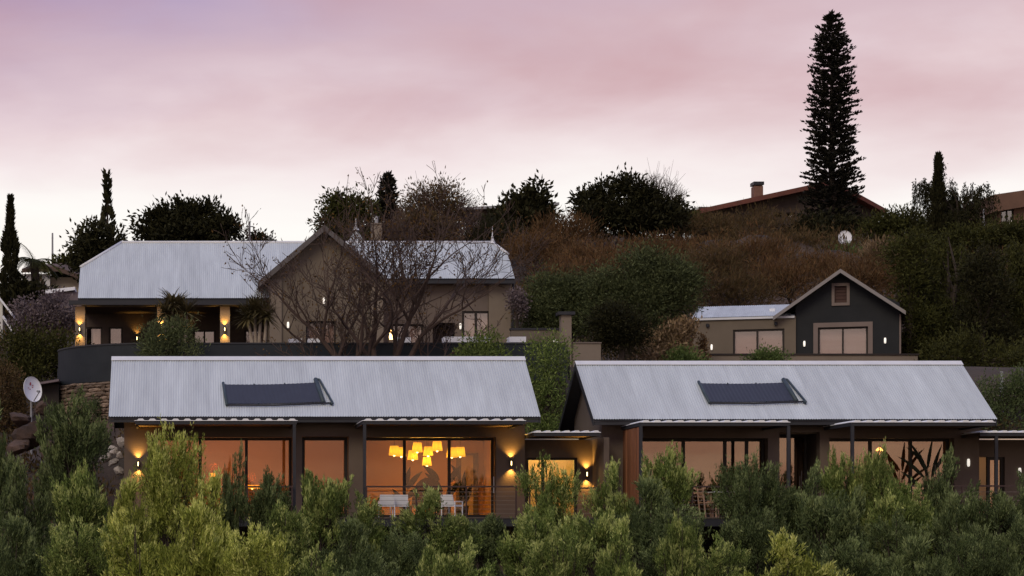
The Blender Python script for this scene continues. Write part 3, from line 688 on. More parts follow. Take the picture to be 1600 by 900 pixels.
# solar mats on the roofs
def solar(label, zeave, zridge, pts, pipe_right):
    """pts: sight lines of the corners top-left, top-right, bottom-right, bottom-left, on the roof slope"""
    s = (zridge - zeave) / (YR - YE); q = []
    for px, py in pts:
        k = (830 - py) / FPX; y = (zeave - s * YE) / (k - s); q.append(Vector(((px - 280) / FPX * y, y, k * y)))
    nrm_ = Vector((0, -math.sin(math.atan(s)), math.cos(math.atan(s)))); q = [p + nrm_ * .10 for p in q]
    t = thing('solar_mat', label, 'solar panel', (q[0] + q[2]) / 2 - nrm_ * .1, 'solar mats on the roofs')
    tl, tr, br, bl = q
    n_ = 9
    # panel sagging a little between its headers, with shallow ribs
    mb = MB(); W_ = 44
    for i in range(W_ + 1):
        a = i / W_; up = nrm_ * (.005 * (1 if i % 2 else -1) - .03 * math.sin(math.pi * a))
        mb.v += [tuple(tl.lerp(tr, a) + up), tuple(bl.lerp(br, a) + up - Vector((0, 0, .0)))]
    for i in range(W_): mb.f.append((2*i, 2*i+1, 2*i+3, 2*i+2))
    mb.build('panel', M['panel'], t)
    ext = (tl - bl).normalized() * .16
    MB().tube([tl + ext * .6, bl - ext * .5], .045, 8).build('header_pipe', M['pipe'], t, True)
    MB().tube([tr + ext * 1.2, br - ext * .3], .07, 8).build('header_pipe', M['pipe'], t, True)
    e1 = Vector((.22, 0, 0))
    MB().tube([tr + ext * 1.2, tr + ext * 1.1 + e1 * .55, br - ext * .6 + e1 * 1.25, br - ext * .9 + e1], [.05, .035, .035, .06], 8).build('feed_pipe', M['pipe'], t, True)
    MB().tube([bl - ext * .6, bl.lerp(br, .5) - ext * 1.0, br - ext * .5 + e1], .028, 6).build('lower_rail', M['char'], t, True)
    for a in (.02, .33, .66, .98):
        p = tl.lerp(tr, a); p2 = bl.lerp(br, a); MB().tube([p - nrm_ * .09, p + nrm_ * .0], .02, 5).build('foot', M['pipe'], t); MB().tube([p2 - nrm_ * .09, p2], .02, 5).build('foot', M['pipe'], t)
solar('dark solar mat lying on the left cottage roof', zeL, zrL, [(349, 605), (494, 602), (505, 632), (354, 635)], 0)
solar('dark solar mat lying on the right cottage roof', zeR, zrR, [(1092, 603), (1226, 602), (1243, 630), (1107, 632)], 0)
# ------------------------------------------------------------------ main house on the terrace
HF = 6.0
mh = thing('main_house', 'large taupe house with grey half-hipped roof, gabled centre and lit veranda', 'house', (5, 87, HF))
yr = 89.0; zr = 11.66; sl = .66
zpl = lambda y: zr - sl * abs(yr - y)
xl, xr_ = -3.92, 13.2
yeL, yeR, yeB = 85.0, 86.4, 93.0
xsplit = 5.6
yc = 87.15; zc = zpl(yc)                    # where the half hips start
xrl, xrr = -2.34, 12.7                      # ridge ends
dn = (0, 0, -.08)
mb = MB()
mb.slab([(xl, yeL, zpl(yeL)), (xsplit, yeL, zpl(yeL)), (xsplit, yr, zr), (xrl, yr, zr), (xl, yc, zc)], dn)
mb.slab([(xsplit, yeR, zpl(yeR)), (xr_, yeR, zpl(yeR)), (xr_, 88.1, zpl(88.1)), (xrr, yr, zr), (xsplit, yr, zr)], dn)
mb.slab([(xrl, yr, zr), (xrr, yr, zr), (xr_, 89.9, zpl(89.9)), (xr_, yeB, zpl(yeB)), (xl, yeB, zpl(yeB)), (xl, 2 * yr - yc, zc)], dn)
mb.slab([(xl, yc, zc), (xrl, yr, zr), (xl, 2 * yr - yc, zc)], dn).slab([(xr_, 88.1, zpl(88.1)), (xr_, 89.9, zpl(89.9)), (xrr, yr, zr)], dn)
roof = mb.build('roof', M['char'], mh)
q = math.hypot(1, sl)
topL = lambda x: min((yr - yeL) * q, ((yc - yeL) + (yr - yc) * (x - xl) / (xrl - xl)) * q)
sheeted_slope(roof, xl, xl + .79 * 2, yeL - .05, zpl(yeL) - .03, yr, zr, w=.79, top=topL)
sheeted_slope(roof, xl + .79 * 2, xsplit, yeL - .05, zpl(yeL) - .03, yr, zr, w=.79)
topR = lambda x: min((yr - yeR) * q, ((88.1 - yeR) + (yr - 88.1) * (xr_ - x) / (xr_ - xrr)) * q)
sheeted_slope(roof, xsplit, xr_ - .52, yeR - .05, zpl(yeR) - .03, yr, zr, w=.79)
sheeted_slope(roof, xr_ - .52, xr_, yeR - .05, zpl(yeR) - .03, yr, zr, w=.6, top=topR)
for (a, b_) in (((xrl, yr, zr), (xrr, yr, zr)), ((xl, yc, zc), (xrl, yr, zr)), ((xrr, yr, zr), (xr_, 88.1, zpl(88.1)))):
    MB().tube([Vector(a) + Vector((0, 0, .05)), Vector(b_) + Vector((0, 0, .05))], .06, 8).build('ridge_cap', M['zinc_cap'], roof, True)
MB().box(xl - .35, 3.36, yeL - .06, yeL + .10, zpl(yeL) - .26, zpl(yeL) - .085).build('gutter', M['char'], roof)
MB().box(xsplit + 2.0, xr_ + .02, yeR - .06, yeR + .08, zpl(yeR) - .20, zpl(yeR) - .085).build('gutter', M['char'], roof)
def finial(x, y, z, h):
    MB().lathe((x, y, z), [(.16, 0), (.07, .12), (.035, .24), (.05, .27), (.02, .32), (.008, h)], 8).build('finial', M['zinc_cap'], roof, True)
finial(xrr + .0, yr, zr, .7)
# little pyramid roof and chimney behind the ridge
px_, pz_ = X(556, 91.5), Z(358, 91.5)
MB().slab([(px_ - .85, 90.7, 11.3), (px_ + .85, 90.7, 11.3), (px_, 91.5, pz_)], (0, .04, 0)).slab([(px_ - .85, 92.3, 11.3), (px_ - .85, 90.7, 11.3), (px_, 91.5, pz_)], (.04, 0, 0)).slab([(px_ + .85, 90.7, 11.3), (px_ + .85, 92.3, 11.3), (px_, 91.5, pz_)], (-.04, 0, 0)).build('turret_roof', M['zinc'], roof)
finial(px_, 91.5, pz_ - .05, .5)
ch = MB().box(X(580, 90.6), X(596, 90.6), 90.3, 90.8, 10.3, Z(352, 90.6)).box(X(579, 90.6), X(597, 90.6), 90.25, 90.85, Z(352, 90.6), Z(350, 90.6)).build('chimney', M['taupe2'], roof)
MB().tube([(X(588, 90.6), 90.55, Z(350, 90.6)), (X(588, 90.6), 90.55, Z(338, 90.6))], .07, 8).build('flue', M['steel'], roof)
# veranda of the left wing
ve = zpl(yeL) - .27
box('veranda_beam', M['taupe'], mh, xl + .12, 3.4, yeL + .25, yeL + .55, ve - .02, ve + .24 - .06 + .1)
for k, px in enumerate((125.5, 253, 351.5)):
    xx = X(px, yeL + .4); MB().box(xx - .19, xx + .19, yeL + .22, yeL + .58, HF - .3, ve - .021).build('column', M['taupe2'], mh)
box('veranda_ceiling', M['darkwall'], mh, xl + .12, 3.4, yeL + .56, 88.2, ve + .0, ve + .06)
y0 = 88.2
zw0, zw1 = HF, Z(511, 88.2)
W_ = lambda p: X(p, y0)
opsV = [(W_(132), W_(160), HF, zw1), (W_(170), W_(192), HF, zw1), (W_(302), W_(337), HF, zw1 - .12), (W_(382), W_(414), HF, zw1 - .12)]
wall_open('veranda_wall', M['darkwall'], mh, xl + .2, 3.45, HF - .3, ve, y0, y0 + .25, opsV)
for i, o in enumerate(opsV):
    window('window', mh, o[0], o[1], o[2], o[3], y0 + .06, [(o[0] + o[1]) / 2] if i > 1 else [], .06, .1, 'glass_up', bars=[HF + 1.0] if i > 1 else [])
    box('curtain', M['curtain'], mh, o[0], o[1], y0 + .26, y0 + .29, HF, o[3])
box('gable_wall', M['taupe'], mh, xl + .2, xl + .45, y0 + .26, yeB - .4, HF - .3, zpl(yeL + .5) - .35)
box('back_wall', M['taupe'], mh, xl + .45, 12.8, yeB - .7, yeB - .4, HF - .3, zpl(yeL + .5) - .35)
# gabled centre
gy0 = 84.0; gx0, gx1 = X(422, gy0), X(598, gy0); gxc = X(507, 83.5)
zga = Z(352, 83.5); zge = Z(440, 83.5); gex0, gex1 = X(404, 83.5), X(612, 83.5)
gsl = (zga - zge) / (gxc - gex0)
zt = lambda x: zga - gsl * abs(x - gxc) - .16
gops = [(X(478, gy0), X(525, gy0), HF, HF + 2.05)]
wall_open('gable_front', M['taupe'], mh, gx0, gx1, HF - .3, zt(gx0) - .0, gy0, gy0 + .3, gops)
MB().slab([(gx0, gy0, zt(gx0)), (gx1, gy0, zt(gx0)), (gx1, gy0, zt(gx1)) if zt(gx1) > zt(gx0) else (gx1, gy0, zt(gx0) + .001), (gxc, gy0, zt(gxc))], (0, .3, 0)).build('gable_top', M['taupe'], mh)
MB().box(gx0, gx0 + .3, gy0 + .301, 88.19, HF - .3, zt(gx0)).build('side_wall', M['taupe'], mh); MB().box(gx1 - .3, gx1, gy0 + .301, 88, HF - .3, zt(gx0)).build('side_wall', M['taupe'], mh)
for xa in (gx0, gx1 - .42): MB().box(xa - .02, xa + .44, gy0 - .09, gy0 - .002, HF - .3, zt(gx0) - .1).build('corner_pier', M['taupe2'], mh)
window('french_window', mh, *gops[0], gy0 + .1, [(gops[0][0] + gops[0][1]) / 2], .07, .1, 'glass_up', bars=[HF + 1.0])
box('curtain', M['curtain'], mh, gops[0][0], gops[0][1], gy0 + .32, gy0 + .35, HF, HF + 2.05)
groof = MB().slab([(gex0, 83.5, zge), (gxc, 83.5, zga), (gxc, 89, zga), (gex0, 89, zge)], (0, 0, -.08)).slab([(gxc, 83.5, zga), (gex1, 83.5, zge + (gex1 - gxc - (gxc - gex0)) * -gsl), (gex1, 89, zge + (gex1 - gxc - (gxc - gex0)) * -gsl), (gxc, 89, zga)], (0, 0, -.08)).build('gable_roof', M['zinc'], mh)
for xa in (gex0, gex1):
    zz = zga - gsl * abs(xa - gxc)
    MB().slab([(xa, 83.46, zz + .02), (gxc, 83.46, zga + .02), (gxc, 83.46, zga - .22), (xa, 83.46, zz - .22)], (0, .035, 0)).build('barge_board', M['barge_dark'], groof)
# right wing
ry = 86.9; rx1 = X(797, ry); rx0 = gx1 + .001
rops = [(X(612, ry), X(662, ry), HF, HF + 2.2), (X(676, ry), X(711, ry), HF, HF + 2.25), (X(722, ry), X(766, ry), HF + .5, Z(486, ry))]
wall_open('right_wall', M['umber2'], mh, rx0, rx1, HF - .3, zpl(ry) - .12, ry, ry + .3, rops)
MB().box(rx1 - .85, rx1 + .015, ry - .08, ry - .002, HF - .3, zpl(yeR) - .21).build('corner_pier', M['taupe2'], mh)
MB().box(rx1 - .3, rx1, ry + .301, yeB - .71, HF - .3, zpl(ry) - .12).build('side_wall', M['umber2'], mh)
window('french_window', mh, *rops[0], ry + .1, [X(637, ry)], .07, .1, 'glass_up', bars=[HF + 1.0]); window('window', mh, *rops[2], ry + .05, [X(744, ry)], .08, .1, 'glass_up', bars=[(rops[2][2] + rops[2][3]) / 2])
box('curtain', M['curtain'], mh, rops[2][0], rops[2][1], ry + .32, ry + .35, HF + .5, rops[2][3]); box('curtain', M['curtain'], mh, rops[0][0], rops[0][1], ry + .32, ry + .35, HF, HF + 2.2)
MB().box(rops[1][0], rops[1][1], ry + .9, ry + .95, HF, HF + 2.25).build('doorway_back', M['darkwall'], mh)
MB().box(rops[2][0] - .06, rops[2][1] + .06, ry - .05, ry - .002, rops[2][2] - .08, rops[2][2]).build('window_sill', M['trim'], mh)
MB().tube([(rx1 + .12, ry - .02, HF), (rx1 + .12, ry - .02, zpl(ry) - .3)], .05, 8).build('downpipe', M['char'], mh)
for i, (px, py, y_, lab) in enumerate([(124.5, 515, yeL + .22, 'lit wall light on the leftmost veranda column'), (252, 514, yeL + .22, 'lit wall light on the middle veranda column behind the yucca'),
                                       (351, 515, yeL + .22, 'lit wall light on the right veranda column'), (214, 529, y0, 'lit wall light deep on the veranda back wall'), (291, 527, y0, 'dim wall light on the veranda wall behind the yucca stems')]):
    sconce(X(px, y_), y_, Z(py, y_), lab, up=55 if i < 3 else 30)
sconce(X(450, gy0), gy0, Z(508, gy0), 'small white wall light at the left of the gabled centre', False)
sconce(X(506, gy0), gy0, Z(470, gy0), 'small white light high on the gabled centre wall', False)
sconce(X(719, ry), ry, Z(510, ry), 'small white wall light left of the square window', False)
l2 = thing('floor_lantern', 'glowing upright lantern under the bare tree by the main house', 'lantern', (X(612, 84.5), 84.5, HF))
lx, lz = X(612, 84.5), Z(531, 84.5)
MB().box(lx - .13, lx + .13, 84.37, 84.63, HF, lz).build('pedestal', M['taupe2'], l2)
MB().lathe((lx, 84.5, lz), [(0, .0), (.08, .0), (.10, .1), (.06, .36), (0, .38)], 10).build('lamp_glass', M['warmbulb'], l2, True)
point(l2, (lx, 84.3, lz + .5), 8)
# white benches on the terrace
def bench(label, a, b_, y, py0=526, py1=534):
    x0, x1 = X(a, y), X(b_, y); z1 = Z(py0, y)
    t = thing('white_bench', label, 'bench', ((x0 + x1) / 2, y, HF), 'white benches on the terrace')
    box('cushion', M['white'], t, x0, x1, y, y + .7, z1 - .20, z1)
    box('seat_base', M['white'], t, x0 + .04, x1 - .04, y + .05, y + .66, HF + .12, z1 - .204)
    for xx in (x0 + .08, x1 - .16): box('leg', M['char'], t, xx, xx + .08, y + .1, y + .6, HF - .03, HF + .12)
bench('long white bench under the square window of the main house', 694, 766, 79.6); bench('white bench at the right end of the terrace', 796, 822, 79.6)
bench('white bench behind the trunk of the bare tree', 618, 642, 79.6, 527); bench('pale bench at the left of the gabled centre', 452, 472, 80.2, 529); bench('pale bench before the french window of the gabled centre', 482, 502, 80.2, 529)

# ------------------------------------------------------------------ curved terrace wall: dark painted band over dry stone
tw = thing('terrace_wall', 'curved dark terrace wall on a base of brown dry stone', 'wall', (0, 77, 3))
RC = 3.75; ccx, ccy = -.70, 80.75
arc = [(ccx - RC, ccy + 7.0), (ccx - RC, ccy + 2.5)] + [(ccx - RC * math.cos(a), ccy - RC * math.sin(a)) for a in [math.pi / 2 * k / 22 for k in range(23)]] + [(X(885, 77.0), 77.0)]
def strip(mb, path, z0, z1, th, off=0.0):
    """wall along path (front face on the path moved out by off), thickness th behind it"""
    k = len(path); nr = []
    for i in range(k):
        a = Vector((*path[max(0, i - 1)], 0)); c = Vector((*path[min(k - 1, i + 1)], 0)); d = (c - a).normalized(); nr.append(Vector((d.y, -d.x, 0)))
    b = len(mb.v)
    for (x, y), nn in zip(path, nr):
        f = Vector((x, y, 0)) + nn * off; g = f - nn * th
        mb.v += [(f.x, f.y, z0), (f.x, f.y, z1), (g.x, g.y, z1), (g.x, g.y, z0)]
    for i in range(k - 1):
        p = b + 4 * i; q_ = p + 4
        mb.f += [(p, q_, q_+1, p+1), (p+1, q_+1, q_+2, p+2), (p+2, q_+2, q_+3, p+3), (p+3, q_+3, q_, p)]
    mb.f += [(b, b+1, b+2, b+3), (b + 4*k - 1, b + 4*k - 2, b + 4*k - 3, b + 4*k - 4)]
    return mb
TWT = Z(537.5, 77)
strip(MB(), arc, TWT - .62, TWT, .25).build('wall_band', M['tank'], tw, label='upper dark painted band')
strip(MB(), arc, TWT - 1.28, TWT - .625, .25, .03).build('wall_band', M['tank'], tw, label='lower dark painted band')
strip(MB(), arc, TWT - .002, TWT + .05, .31, .03).build('coping', M['char'], tw)
strip(MB(), arc, 1.2, TWT - 1.29, .3, -.12).build('wall_core', M['mortar'], tw)
rs = random.Random(7); meshes = []
for k in range(5):
    mb = MB(); w_, h_ = .5, .5
    for zz, s in ((-.5, .82), (-.15, 1), (.2, 1), (.5, .8)):
        for sx, sy in ((-.5, -.35), (-.1, -.5), (.3, -.48), (.5, -.3), (.5, .5), (-.5, .5)):
            mb.v.append((sx * s + rs.uniform(-.06, .06), sy * s + rs.uniform(-.07, .07), zz + rs.uniform(-.05, .05)))
    for j in range(3):
        for i in range(6): a = j * 6 + i; c = j * 6 + (i + 1) % 6; mb.f.append((a, c, c + 6, a + 6))
    mb.f += [(5, 4, 3, 2, 1, 0), (18, 19, 20, 21, 22, 23)]
    meshes.append(mb.mesh('stone', M['stone']))
# stones course by course along the part of the curve that shows
plen = [0]
sub = arc[1:24] + [(1.2, 77.0)]
for a, c in zip(sub, sub[1:]): plen.append(plen[-1] + math.dist(a, c))
def at_len(s):
    for i in range(len(sub) - 1):
        if s <= plen[i + 1]:
            t = (s - plen[i]) / (plen[i + 1] - plen[i]); x = sub[i][0] + (sub[i+1][0] - sub[i][0]) * t; y = sub[i][1] + (sub[i+1][1] - sub[i][1]) * t
            return x, y, math.atan2(sub[i+1][1] - sub[i][1], sub[i+1][0] - sub[i][0])
    return (*sub[-1], 0)
z = TWT - 1.30; o = org(tw); cnt = 0
while z > 2.5 and cnt < 295:
    h = rs.uniform(.07, .17); s = rs.uniform(1.9, 2.2)
    while s < plen[-1] - .3 and cnt < 295:
        w_ = rs.uniform(.18, .62); x, y, an_ = at_len(s + w_ / 2)
        if X(70, y) < x < X(215, y):
            ob = link('stone', meshes[rs.randrange(5)], tw, Vector((x, y + .0, z - h / 2)) - o, (rs.uniform(-.06, .06), rs.uniform(-.06, .06), an_))
            ob.scale = (w_ * .97, rs.uniform(.22, .48), h * .9); cnt += 1
        s += w_
    z -= h
# boundary walls and gate pillar between the house and the upper garden
gp = thing('gate_pillar', 'taupe square gate pillar with a dark flat cap', 'pillar', (X(885, 80), 80, 5.5))
box('pillar_shaft', M['taupe2'], gp, X(877, 80), X(893, 80), 80, 80.4, 3.5, Z(492, 80)); box('pillar_cap', M['char'], gp, X(872, 80), X(898, 80), 79.9, 80.5, Z(492, 80) + .001, Z(487, 80))
g2 = thing('garden_wall', 'low taupe wall between the main house and the gate pillar', 'wall', (X(840, 81), 81, 5.5))
box('wall_body', M['taupe'], g2, X(798, 81), X(876, 81) - .02, 80.9, 81.15, 4, Z(516, 81)); box('coping', M['char'], g2, X(797, 81), X(876, 81) - .02, 80.86, 81.19, Z(516, 81) + .001, Z(513, 81))
g3 = thing('garden_wall', 'low taupe wall right of the gate pillar', 'wall', (X(915, 80.2), 80.2, 5.5))
box('wall_body', M['taupe2'], g3, X(893, 80.2) + .02, X(938, 80.2), 80.1, 80.35, 3.5, Z(537, 80.2)); box('coping', M['umber2'], g3, X(893, 80.2) + .02, X(939, 80.2), 80.06, 80.39, Z(537, 80.2) + .001, Z(535, 80.2))
ga = thing('garden_arch', 'thin dark curved steel rail by the gate pillar', 'rail', (X(885, 78.5), 78.5, 5))
MB().tube([(X(800 + 62, 78.5) , 78.5, Z(538, 78.5))] + [(X(868 + 21 * math.sin(a), 78.5), 78.5, Z(558 - 20 * math.cos(a), 78.5)) for a in [k * math.pi / 16 for k in range(9)]] + [(X(889, 78.5), 78.5, Hs(X(889, 78.5), 78.5))], .035, 6).build('arch_bar', M['char'], ga, True)
box('backing_plate', M['tank'], ga, X(862, 78.7), X(887, 78.7), 78.7, 78.75, 4.4, Z(545, 78.7))
gl = thing('garden_light', 'small white garden light on the wall by the gate pillar', 'lamp', (X(868, 80.7), 80.7, Z(534, 80.7)))
MB().lathe((X(868, 80.7), 80.7, Z(534, 80.7)), [(0, -.07), (.07, -.05), (.09, 0), (.07, .06), (0, .08)], 10).build('lamp_glass', M['coolbulb'], gl, True); MB().box(X(868, 80.7) - .03, X(868, 80.7) + .03, 80.7, 80.9, Z(534, 80.7) - .12, Z(534, 80.7) - .06).build('bracket', M['char'], gl)

# ------------------------------------------------------------------ gabled house on the right
yh = 90.6; HX = lambda p: X(p, yh); HZ = lambda p: Z(p, yh); hf = 6.6
rh = thing('gabled_house', 'small house with slate gable front and flat taupe wing on the right', 'house', (HX(1313), yh, hf))
xa0, xa1, xap = HX(1243), HX(1405), HX(1313); zap = Z(421, 90); ex0, ex1 = X(1214, 90), X(1421, 90); hs = (zap - Z(488, 90)) / (X(1313, 90) - ex0)
zt2 = lambda x: zap - hs * abs(x - xap) - .14
ops = [(HX(1278), HX(1356), HZ(560), HZ(511)), (HX(1304), HX(1323), HZ(473), HZ(447))]
wall_open('gable_front', M['slate'], rh, xa0, xa1, hf - 1, zt2(xa0), yh, yh + .3, [ops[0]])
# pointed part around the attic window
zz0 = zt2(xa0); o1 = ops[1]
mb = MB()
mb.slab([(xa0, yh, zz0), (o1[0], yh, zz0), (o1[0], yh, zt2(o1[0]))], (0, .3, 0)); mb.slab([(o1[1], yh, zz0), (xa1, yh, zz0), (xa1, yh, max(zt2(xa1), zz0 + .001)), (o1[1], yh, zt2(o1[1]))], (0, .3, 0))
mb.box(o1[0], o1[1], yh, yh + .3, zz0, o1[2]); mb.slab([(o1[0], yh, o1[3]), (o1[1], yh, o1[3]), (o1[1], yh, zt2(o1[1])), (xap, yh, zt2(xap)), (o1[0], yh, zt2(o1[0]))], (0, .3, 0))
mb.build('gable_top', M['slate'], rh)
window('window', rh, *ops[0], yh + .08, [HX(1317)], .07, .1, 'glass_up'); sh_ = MB().box(o1[0], o1[1], yh + .12, yh + .16, o1[2], o1[3]).build('attic_window_panel', M['attic_panel'], rh)  # dark panel added in place of the attic window glass, so nothing reflects there
for k_ in range(5): zq = o1[2] + (o1[3] - o1[2]) * (k_ + .5) / 5; MB().box(o1[0] + .02, o1[1] - .02, yh + .09, yh + .117, zq - .045, zq + .045).build('panel_slat', M['attic_panel'], sh_)
box('roller_blind', M['blind'], rh, ops[0][0], ops[0][1], yh + .32, yh + .34, ops[0][2], ops[0][3])
def surround(x0, x1, z0, z1, w, bottom=True):
    mb = MB().box(x0 - w, x0, yh - .05, yh - .002, z0, z1).box(x1, x1 + w, yh - .05, yh - .002, z0, z1).box(x0 - w, x1 + w, yh - .05, yh - .002, z1, z1 + w)
    if bottom: mb.box(x0 - w, x1 + w, yh - .06, yh - .002, z0 - w, z0)
    mb.build('window_surround', M['trim'], rh)
surround(*ops[0], .19, False); surround(*ops[1], .12)
groof = MB().slab([(ex0, 90, zap - hs * (xap - ex0)), (xap, 90, zap), (xap, 97, zap), (ex0, 97, zap - hs * (xap - ex0))], (0, 0, -.08)).slab([(xap, 90, zap), (ex1, 90, zap - hs * (ex1 - xap)), (ex1, 97, zap - hs * (ex1 - xap)), (xap, 97, zap)], (0, 0, -.08)).build('roof', M['char'], rh)
for xa in (ex0, ex1):
    zz = zap - hs * abs(xa - xap); MB().slab([(xa, 89.96, zz + .03), (xap, 89.96, zap + .03), (xap, 89.96, zap - .13), (xa, 89.96, zz - .13)], (0, .035, 0)).build('barge_board', M['barge'], groof)
box('side_wall', M['slate'], rh, xa1 - .3, xa1, yh + .301, 96.5, hf - 1, zt2(xa1) - .02); box('side_wall', M['slate'], rh, xa0, xa0 + .3, yh + .301, 96.5, hf - 1, zt2(xa0) - .02)
MB().box(xa1 - .02, xa1 + .05, yh - .05, yh + .05, hf - 1, zt2(xa1) - .05).build('downpipe', M['trim'], rh)
yf = 90.45; FX = lambda p: X(p, yf); FZ = lambda p: Z(p, yf)
fo = [(FX(1145), FX(1227), FZ(562), FZ(511))]
wall_open('wing_wall', M['taupe'], rh, FX(1080), FX(1245), hf - 1, FZ(492), yf, yf + .3, fo)
window('wing_window', rh, *fo[0], yf + .06, [FX(1184)], .08, .1, 'glass_up'); box('roller_blind', M['blind'], rh, fo[0][0], fo[0][1], yf + .32, yf + .34, fo[0][2], fo[0][3])
wz0, wz1 = FZ(491.5), Z(475.5, 95.5)
wr = MB().slab([(FX(1079), yf - .05, wz0), (FX(1243), yf - .05, wz0), (FX(1243), 95.5, wz1), (FX(1079), 95.5, wz1)], (0, 0, -.05)).build('wing_roof', M['zinc'], rh)
sheeted_slope(wr, FX(1079), FX(1243), yf - .08, wz0 - .0, 95.5, wz1, .02, .8)
MB().box(FX(1079), FX(1243), yf - .09, yf - .055, wz0 - .09, wz0 - .0).build('fascia', M['zinc_cap'], wr)
MB().box(X(1181, 92.5), X(1190, 92.5), 92.4, 92.8, 9.1, Z(480, 92.5)).build('roof_vent', M['white'], wr); MB().box(X(1155, 92), X(1166, 92), 91.9, 92.3, 9.0, Z(486, 92)).build('roof_vent', M['white'], wr)
box('side_wall', M['taupe'], rh, FX(1080), FX(1080) + .3, yf + .301, 95.4, hf - 1, FZ(492))
for px in (1104.5, 1213.5): MB().lathe((FX(px), yf - .06, FZ(503)), [(0, -.07), (.07, -.07), (.07, .06), (0, .07)], 8).build('spot_lamp', M['char'], rh)
s1 = sconce(HX(1257), yh, HZ(536), 'small white wall light left of the slate gable window', False); s2 = sconce(HX(1382), yh, HZ(534), 'small white wall light right of the slate gable window', False)
s3 = sconce(FX(1112), yf, FZ(538), 'small white wall light on the flat taupe wing', False)
TH = R(-16.5); pv = Vector((xap, yh, hf))          # the house is turned towards the valley
for o_ in (rh, s1, s2, s3):
    o_.location = pv + Matrix.Rotation(TH, 3, 'Z') @ (org(o_) - pv) * .965 + Vector((0, 0, (org(o_).z - hf) * .035)); o_.rotation_euler = (0, 0, TH)
    if o_ is rh: o_.scale = (.96, .96, 1)
gt = thing('garden_wall', 'long low terrace wall with dark coping before the slate gable house', 'wall', (X(1280, 86), 86, 6))
box('wall_body', M['taupe2'], gt, X(1100, 86), X(1434, 86), 86, 86.25, 4, Z(555, 86)); box('coping', M['frame'], gt, X(1099, 86), X(1436, 86), 85.95, 86.3, Z(555, 86) + .001, Z(552.5, 86))

# ------------------------------------------------------------------ houses on the skyline
def Hz(px, py, Y): return tuple(P(px, py, Y))
yq = 150.0
hr = thing('hilltop_house', 'hilltop house with low red roof behind the tall pine', 'house', (X(1300, yq), yq, Z(372, yq)))
wall_open('wall', M['darkwall'], hr, X(1085, yq), X(1362, yq), Z(395, yq), Z(331, yq), yq, yq + .3, [(X(1208, yq), X(1222, yq), Z(340, yq), Z(322 + 10, yq)), (X(1228, yq), X(1243, yq), Z(340, yq), Z(332, yq)), (X(1316, yq), X(1330, yq), Z(345, yq), Z(334, yq))])
MB().slab([(X(1085, yq), yq + .05, Z(331, yq)), (X(1362, yq), yq + .05, Z(331, yq)), (X(1362, yq), yq + .05, Z(320, yq)), (X(1302, yq), yq + .05, Z(292, yq)), (X(1100, yq), yq + .05, Z(330, yq))], (0, .25, 0)).build('gable_wall', M['darkwall'], hr)
for a, c in ((1208, 1222), (1228, 1243), (1316, 1330)): window('window', hr, X(a, yq), X(c, yq), Z(345 if a > 1300 else 340, yq), Z(334 if a > 1300 else 332, yq), yq + .1, [], .06, .1, 'glass_up')
box('interior_wall', M['darkwall'], hr, X(1100, yq), X(1360, yq), yq + 1.5, yq + 1.7, Z(395, yq), Z(318, yq)); rq = MB().slab([Hz(1062, 333, 149), Hz(1302, 281, 149), (X(1302, 149), 158, Z(281, 149)), (X(1062, 149), 158, Z(333, 149))], (0, 0, -.32)).slab([Hz(1302, 281, 149), Hz(1386, 327, 149), (X(1386, 149), 158, Z(327, 149)), (X(1302, 149), 158, Z(281, 149))], (0, 0, -.30)).build('roof', M['redroof'], hr)
MB().box(X(1176, 151), X(1190, 151), 150.6, 151.4, Z(315, 151), Z(292, 151)).build('chimney', M['brick'], rq)
MB().box(X(1175, 151), X(1191, 151), 150.5, 151.5, Z(291, 151) + .03, Z(286, 151) + .03).build('chimney_cap', M['char'], rq)
for a in (1178, 1186): MB().box(X(a, 151), X(a + 2, 151), 150.7, 151.3, Z(292, 151) - .001, Z(290.9, 151) + .03).build('chimney_foot', M['brick'], rq)
yb_ = 138.0
hb = thing('modern_house', 'flat-roofed brown house at the right edge of the skyline', 'house', (X(1600, yb_), yb_, Z(370, yb_)))
wall_open('wall', M['brownwall'], hb, X(1560, yb_), X(1680, yb_), Z(380, yb_), Z(318, yb_), yb_, yb_ + .3, [(X(1564, yb_), X(1584, yb_), Z(352, yb_), Z(327, yb_))])
box('side_wall', M['brownwall'], hb, X(1560, yb_), X(1560, yb_) + .3, yb_ + .301, yb_ + 8, Z(380, yb_), Z(318, yb_))
window('window', hb, X(1564, yb_), X(1584, yb_), Z(352, yb_), Z(327, yb_), yb_ + .08, [X(1574, yb_)], .07, .1, 'glass_up'); box('curtain', M['tank'], hb, X(1564, yb_), X(1584, yb_), yb_ + .4, yb_ + .43, Z(352, yb_), Z(327, yb_))
MB().slab([Hz(1553, 304, yb_ - .5), Hz(1690, 284, yb_ - .5), Hz(1690, 308, yb_ - .5), Hz(1553, 331, yb_ - .5)], (0, 9, 0)).build('roof', M['brownwall'], hb)
hm = thing('grey_roof_house', 'low house with thin grey roof on the crest behind the bare round tree', 'house', (X(800, 148), 148, Z(345, 148)))
wall_open('wall', M['darkwall'], hm, X(728, 148), X(868, 148), Z(372, 148), Z(327, 148), 148, 148.3, [(X(738, 148), X(752, 148), Z(358, 148), Z(343, 148))])
window('window', hm, X(738, 148), X(752, 148), Z(358, 148), Z(343, 148), 148.1, [], .06, .1, 'glass_up'); box('curtain', M['blind'], hm, X(738, 148), X(752, 148), 148.4, 148.43, Z(358, 148), Z(343, 148))
MB().slab([Hz(722, 324, 147), Hz(874, 316, 147), Hz(874, 320, 147), Hz(722, 328, 147)], (0, 8, .3)).build('roof', M['steel'], hm)
yl = 112.0
